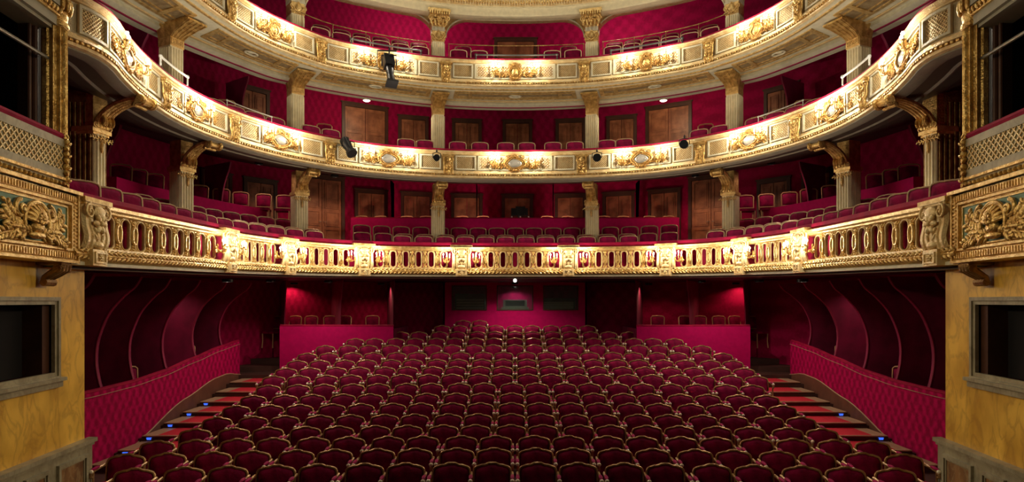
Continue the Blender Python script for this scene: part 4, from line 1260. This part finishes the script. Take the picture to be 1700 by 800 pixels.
    for sx in (-1, 1):
        a = 0 if sx > 0 else PI
        q.scroll(cx + sx * .24, cz + .08, .1, 1.5, .026, -sx, PI / 2, y, dy=.03)
        q.scroll(cx + sx * .24, cz - .12, .08, 1.4, .024, sx, -PI / 2, y, dy=.02)
        q.spray(cx + sx * .12, cz - .14, .46, a, sx * .9, .1, y, 7, .022)
        q.spray(cx + sx * .26, cz - .02, .3, a, sx * 1.5, .08, y, 5, .018)
        q.spray(cx + sx * .3, cz - .16, .3, a, -sx * .5, .08, y, 5, .018)
        q.spray(cx + sx * .1, cz - .17, .3, a, sx * .1, .07, y + .02, 5, .018)
        for k in range(6): q.leaf(cx + sx * (.1 + .045 * k), cz - .16 + .012 * k, .1, .045, a + sx * (1.1 - .25 * k), y - .02)
    q.build('shell_relief', 'gold', t, mirror=mir)
    # bracket below
    q = MB(WT); pts = [(7.38, P + .02, .43), (7.38, P + .03, .38), (7.38, P + .12, .33), (7.38, -.08, .27), (7.38, -.05, .2)]
    for dx in (-.06, 0, .06): q.tube([(a + dx, b, c) for a, b, c in pts], [.045, .05, .05, .04, .03], 7)
    q.box(7.28, 7.48, P, 0, .42, .45); q.tube([(7.28, -.09, .22), (7.48, -.09, .22)], .045, 8); q.tube([(7.27, P + .05, .38), (7.49, P + .05, .38)], .05, 8)
    q.build('bracket', 'bronze', t, mirror=mir)
    # parapet
    P2 = -.1; g1 = 7.65
    q = MB(WT); q.box(4.9, g1, P2, 0, 1.28, 1.97); q.build('parapet', 'box_ground', t, mirror=mir)
    q = MB(WT); q.box(4.9, g1 + .01, P2 - .025, P2, 1.86, 1.95); q.box(4.9, g1 + .01, P2 - .02, P2, 1.49, 1.58); q.build('white_bands', 'gstone', t, mirror=mir)
    q = MB(WT); lattice(q, 4.9, g1 - .03, 1.58, 1.86, .085, .014, P2 - .01); q.build('lattice', 'pale_gold', t, mirror=mir)
    q = MB(WT); q.box(4.9, g1 + .02, P2 - .05, P2, 1.28, 1.36); q.box(4.9, g1 + .02, P2 - .05, P2, 1.455, 1.485)
    z = 4.95
    while z < g1: q.ell((z, P2 - .04, 1.405), (.022, .035, .028), 8, 5); z += .08
    q.build('bead_course', 'gold', t, mirror=mir)
    q = MB(WT); q.tube([(4.9, P2 + .03, 1.995), (g1 + .02, P2 + .03, 1.995)], .045, 8); q.build('velvet_rail', 'rail', t, mirror=mir)
    q = MB(WT)
    for k in range(9): q.ell((g1 + .01, P2 - .03, 1.33 + .075 * k), (.035, .045, .042), 8, 5); q.leaf(g1, 1.36 + .075 * k, .07, .03, .6 if k % 2 else 2.4, P2 - .07)
    q.build('corner_drop', 'gold', t, mirror=mir)
    # round fluted column and capital
    t = thing('column', 'round gilded fluted column at the corner of the stage boxes on the %s' % L, 'column', (-sg * wl(7.75), 7.75, 1.95), group='stage box columns')
    c = WT((7.66, .01, 0)); n = 60; vs = []; fs = []
    for z in (1.95, 3.32):
        for k in range(n):
            a = 2 * PI * k / n; r = .115 + .018 * math.cos(12 * a); vs.append((c[0] + r * math.cos(a), c[1] + r * math.sin(a), z))
    for k in range(n): fs.append((k, (k + 1) % n, n + (k + 1) % n, n + k))
    q = MB(); q.add(vs, fs); q.build('shaft', 'gold', t, mirror=mir)
    q = MB(); q.lathe([(.13, 3.3), (.15, 3.32), (.15, 3.36), (.13, 3.38), (.14, 3.46), (.13, 3.5), (.16, 3.9), (.2, 4.3)], (c[0], c[1], 0), 20)
    for k in range(14):
        a = 2 * PI * k / 14
        for lv, z in enumerate((3.58, 3.8, 4.02)): q.ell((c[0] + .16 * math.cos(a + lv * .2), c[1] + .16 * math.sin(a + lv * .2), z), (.035, .035, .09), 7, 5)
    q.build('capital', 'gold', t, mirror=mir)
    q = MB(WT); q.box(7.42, 7.6, .16, .3, 1.97, 3.3); q.tube([(7.5, .15, 1.97), (7.5, .15, 3.3)], .03, 8); q.tube([(7.43, .17, 1.97), (7.43, .17, 3.3)], .025, 8)
    q.build('side_pilaster', 'wood_dark', t, mirror=mir)
    # upper box edge above
    t = thing('stage_box', 'upper stage box edge with gilded leaf band, %s of the stage' % L, 'theatre box', (-sg * wl(7), 7, 3.3), group='stage boxes')
    q = MB(WT); q.box(4.9, 7.56, -.08, .3, 3.3, 3.42); q.box(4.9, 7.54, -.03, .3, 3.26, 3.31); q.box(4.9, 7.56, -.12, .3, 3.53, 3.62); q.box(4.9, 7.56, -.08, .3, 3.62, 4.4); q.build('body', 'box_ground', t, mirror=mir)
    q = MB(WT); q.box(4.9, 7.57, -.11, .0, 3.41, 3.52); q.box(4.9, 7.57, -.1, 0, 3.62, 3.9)
    z = 4.95
    while z < 7.55: q.leaf(z, 3.43, .09, .05, 1.1, -.12); q.scroll(z, 3.75, .06, 1.2, .014, 1, 0, -.12); z += .07
    q.build('leaf_band', 'gold', t, mirror=mir)
    # box interior, its shade put in as near-black colour
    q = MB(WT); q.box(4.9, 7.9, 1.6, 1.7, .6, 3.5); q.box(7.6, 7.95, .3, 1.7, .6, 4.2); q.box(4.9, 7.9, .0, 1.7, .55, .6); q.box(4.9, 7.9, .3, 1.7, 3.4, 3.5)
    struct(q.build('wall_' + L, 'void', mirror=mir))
    t = tag(MB(WT).tube([(4.9, .02, 2.86), (7.55, .02, 2.9)], .022, 8).build('lighting_bar', 'steel', mirror=mir), 'grey steel lighting bar across the dark stage box on the %s' % L, 'bar', 'lighting bars')

# ------------------------------------------------------------------ rails, lamps and spotlights on the balconies
def rail_bar(plan, x0, x1, z, zfoot, label, m='steel', off=.02, rad=.018, nposts=2, group='rail bars'):
    s0, s1 = plan.px(x0, off), plan.px(x1, off); c0 = plan.at((s0 + s1) / 2, off)
    t = thing('safety_rail', label, 'rail', (c0[0], c0[1], zfoot), group=group)
    n = max(4, int((s1 - s0) / .3)); q = MB(); q.tube([(*plan.at(mid(s0, s1, i / n), off), z) for i in range(n + 1)], rad, 6); q.build('bar', m, t)
    for k in range(nposts):
        c = plan.at(mid(s0 + .02, s1 - .02, k / (nposts - 1)), off)
        q = MB(); q.tube([(c[0], c[1], zfoot), (c[0], c[1], z)], rad * .8, 6); q.ell((c[0], c[1], z), (rad * 1.7,) * 3, 8, 5); q.build('post', m, t)
rail_bar(R3, 500, 714, 7.27, 6.84, 'thin dark handrail on the upper balcony, left of the centre columns', 'bronze', .12, .012, 5)
rail_bar(R3, 744, 970, 7.27, 6.84, 'thin dark handrail across the centre of the upper balcony', 'bronze', .12, .012, 4)
rail_bar(R3, 1000, 1212, 7.27, 6.84, 'thin dark handrail on the upper balcony, right of the centre columns', 'bronze', .12, .012, 5)
for x0, x1, lb in ((582, 700, 'left relief panel'), (789, 926, 'centre relief panel'), (1013, 1134, 'right relief panel')):
    rail_bar(R3, x0, x1, 6.93, 6.80, 'steel lighting bar on top of the upper balcony over its %s' % lb, 'bar', -.06, .024)
for sg in (-1, 1):
    f = lambda a, b: (a, b) if sg < 0 else (2 * CX - b, 2 * CX - a)
    rail_bar(R2, *f(266, 312), 4.3, 4.14, 'short pale bar on the middle balcony near the stage, %s side' % SIDE[sg], 'white', -.1, .022)
    rail_bar(R2, *f(376, 452), 4.27, 4.14, 'thin bar on the middle balcony above the second relief panel, %s side' % SIDE[sg], 'steel', -.06, .014)

def spotlight(plan, px, z, label, yaw, pitch, L=.34, r=.085, hang=.16, off=-.28):
    s = plan.px(px, off); c = plan.at(s, off)
    t = thing('spotlight', label, 'spotlight', (c[0], c[1], z), plan.rz(s) * .5, 'spotlights')
    R = Matrix.Rotation(yaw, 3, 'Z') @ Matrix.Rotation(pitch, 3, 'X')
    def X(p): return tuple(R @ Vector(p))
    q = MB(X); q.lathe([(r * .6, -L * .55), (r * .95, -L * .5), (r, -L * .1), (r * .85, 0), (r * .85, L * .3), (r * 1.05, L * .33), (r * 1.1, L * .5), (r * .9, L * .5)], n=16, axis='y'); q.build('housing', 'black', t, rel=False)
    q = MB(X); q.lathe([(0, L * .47), (r * .85, L * .475), (r * .8, L * .49), (0, L * .495)], n=16, axis='y'); q.build('lens', 'steel', t, rel=False)
    q = MB()
    q.tube([(-r * 1.25, 0, 0), (-r * 1.25, 0, hang * .8), (0, 0, hang), (r * 1.25, 0, hang * .8), (r * 1.25, 0, 0)], .012, 6); q.build('yoke', 'black', t, rel=False)
    q = MB(); q.tube([(0, 0, hang), (0, 0, hang + .08), (0, .28, hang + .12)], .012, 6); q.ell((0, 0, hang + .03), (.025, .025, .03)); q.build('clamp', 'black', t, rel=False)
    return t
spotlight(R2, 578, 3.90, 'black spotlight tilted down, left part of the middle balcony', .6, .9, .5, .125)
spotlight(R2, 725, 3.84, 'small black lamp on the middle balcony beside the left centre column', 0, .1, .24, .08)
spotlight(R2, 991, 3.84, 'round black lamp on the middle balcony beside the right centre column', 0, .15, .26, .1)
spotlight(R2, 1136, 3.95, 'small black lamp on the middle balcony right of the relief panel', 0, .15, .26, .1)
# large projector hung from the upper balcony
s = R3.px(646, -.35); c = R3.at(s, -.35)
t = thing('profile_spotlight', 'large black projector hanging on the upper balcony above a side door', 'spotlight', (c[0], c[1], 6.28))
R = Matrix.Rotation(.45, 3, 'Z') @ Matrix.Rotation(1.1, 3, 'X')
X = lambda p: tuple(R @ Vector(p))
q = MB(X); q.box(-.13, .13, -.05, .32, -.13, .13); q.lathe([(.1, .05), (.11, .2), (.09, .35), (.1, .36), (.1, .55), (.13, .56), (.13, .62)], n=16, axis='y'); q.build('housing', 'black', t, rel=False)
q = MB(X); q.box(-.15, .15, -.66, -.6, -.13, .13); q.build('shutter', 'black', t, rel=False)
q = MB(X); q.ell((0, -.63, 0), (.09, .02, .09)); q.build('lens', 'steel', t, rel=False)
q = MB(); q.tube([(-.19, 0, 0), (-.2, 0, .28), (.2, 0, .28), (.19, 0, 0)], .02, 6); q.tube([(0, 0, .28), (0, .05, .5)], .022, 6); q.tube([(-.3, .02, .42), (.2, .02, .40)], .022, 6); q.build('yoke', 'black', t, rel=False)
q = MB(); q.tube([(-.32, .05, .45), (-.33, .02, .1), (-.3, 0, -.05), (-.15, 0, -.15)], .01, 5); q.build('cable', 'black', t, rel=False)
# follow spot behind the lowest balcony
t = thing('projector', 'dark projector on a stand with white clips behind the lowest balcony centre', 'projector', (.12, 19.85, 1.3))
q = MB(); q.box(-.24, .28, -.15, .3, 1.38, 1.6); q.lathe([(.09, 0), (.1, .1), (.12, .25)], (0, -.12, 1.5), 12, axis='y'); q.box(-.1, .2, -.1, .25, 1.6, 1.66); q.build('housing', 'black', t, rel=False)
q = MB(); q.tube([(0, 0, 0), (0, 0, 1.38)], .03, 8); q.build('stand', 'black', t, rel=False)
for dx in (-.22, .05, .3):
    q = MB(); q.box(dx - .02, dx + .02, -.2, -.17, 1.22, 1.34); q.build('clip', 'white', t, rel=False)

# ------------------------------------------------------------------ ceiling lights under the balconies, with added fill lamps
def downlight(x, y, z, label, pw, col=(1, .8, .5), r=.11, glow='down', kind='SPOT', group='ceiling downlights'):
    t = thing('ceiling_light', label, 'ceiling light', (x, y, z), group=group)
    if r < .1:      # recessed fitting with a deep dark lip around the bulb
        q = MB(); vs = []; fs = []
        for k in range(20):
            a = 2 * PI * k / 20; vs += [(R_ * math.cos(a), R_ * math.sin(a), z_) for R_, z_ in ((.11, .0), (.11, -.06), (.1, -.06), (.1, -.005))]
        for k in range(20):
            l = (k + 1) % 20
            for j in range(4): fs.append((k * 4 + j, l * 4 + j, l * 4 + (j + 1) % 4, k * 4 + (j + 1) % 4))
        q.add(vs, fs); q.build('rim', 'black', t, rel=False)
        q = MB(); q.ell((0, 0, -.008), (.05, .05, .01), 12, 6); q.build('diffuser', 'dimlamp', t, rel=False)
    else:
        q = MB(); q.lathe([(r * 1.15, 0), (r * 1.15, -.02), (r, -.035), (r, 0)], n=18); q.build('rim', 'steel', t, rel=False)
        q = MB(); q.ell((0, 0, -.03), (r * .9, r * .9, .03), 14, 6); q.build('diffuser', glow, t, rel=False)
    if pw:
        d = bpy.data.lights.new('lamp_light', kind); d.energy = pw; d.color = col; d.shadow_soft_size = .012
        if kind == 'SPOT': d.spot_size = 2.6; d.spot_blend = .6
        o = bpy.data.objects.new('lamp_light', d); COL.objects.link(o); o.parent = t; o.location = (0, 0, -.03 if r < .1 else -.1)
    return t
for sg in (-1, 1):
    L = SIDE[sg]
    downlight(sg * 4.4, 18.75, 5.98, 'oval ceiling lamp glowing over the double door of the middle balcony, %s' % L, 48, kind='POINT')
    downlight(sg * 5.3, 18.6, 3.72, 'ceiling lamp above the big door of the lowest balcony, %s' % L, 60, (1, .6, .36), .06)
    downlight(sg * 3.5, 18.5, 3.66, 'ceiling lamp over the centre boxes of the lowest balcony, %s, outer' % L, 110, (1, .7, .55), .05)
    downlight(sg * 1.2, 18.7, 3.68, 'ceiling lamp over the centre boxes of the lowest balcony, %s, inner' % L, 110, (1, .7, .55), .05)
    downlight(sg * 8.3, 14.2, .52, 'small ceiling lamp over the stalls boxes, %s side' % L, 22, (1, .6, .5), .05)
    downlight(sg * 6.6, 18.9, .56, 'small ceiling lamp behind the outer facing box, %s side' % L, 26, (1, .5, .3), .05)
    downlight(sg * 4.1, 19.4, .56, 'small ceiling lamp behind the inner facing box, %s side' % L, 26, (1, .5, .35), .05)
    downlight(sg * 8.1, 12.1, 5.95, 'added fill lamp over the dark end of the middle balcony, %s side' % L, 30, (1, .6, .5), .05)  # added to lift the dark divider
    downlight(sg * 8.3, 12.2, 3.78, 'added fill lamp over the lowest balcony boxes, %s side' % L, 30, (1, .6, .5), .05)  # added, and set forward to light the divider's face
    downlight(sg * 3.0, 19.4, 8.9, 'added fill lamp of the upper balcony, %s' % L, 85, (1, .8, .66), .12, kind='POINT')  # added to brighten the top tier's crimson wall
    downlight(sg * 6.8, 16.8, 3.7, 'small ceiling lamp over the curve of the lowest balcony, %s side' % L, 30, (1, .6, .5), .05)
for sg in (-1, 1):
    L = SIDE[sg]
    downlight(sg * 6.0, 13.2, .46, 'added fill lamp over the front of the %s side aisle' % L, 60, (1, .78, .6), .05)  # added to brighten the carpet and parapet
    downlight(sg * 6.1, 15.8, .54, 'added fill lamp over the back of the %s side aisle' % L, 60, (1, .78, .6), .05)  # second added aisle lamp, same purpose
    downlight(sg * 5.0, 16.95, .56, 'added fill lamp in front of the %s facing boxes' % L, 70, (1, .78, .6), .05)  # added to brighten the facing parapet
downlight(.0, 21.1, .5, 'added fill lamp inside the booth', 26, (.8, 1, .8), .05)  # added so the booth windows are not black
downlight(.0, 19.3, .58, 'added fill lamp in front of the booth wall', 110, (1, .7, .6), .05)  # added to brighten the booth wall and back rows
t = tag(MB().ell((.0, 17.4, .57), (.05, .05, .05), 12, 8).build('signal_lamp', 'whitelamp'), 'tiny round white lamp under the centre of the lowest balcony', 'lamp')

# lift everything from eye-relative heights to heights above the datum
for o in list(scn.objects):
    if o.parent is None: o.location.z += EYE
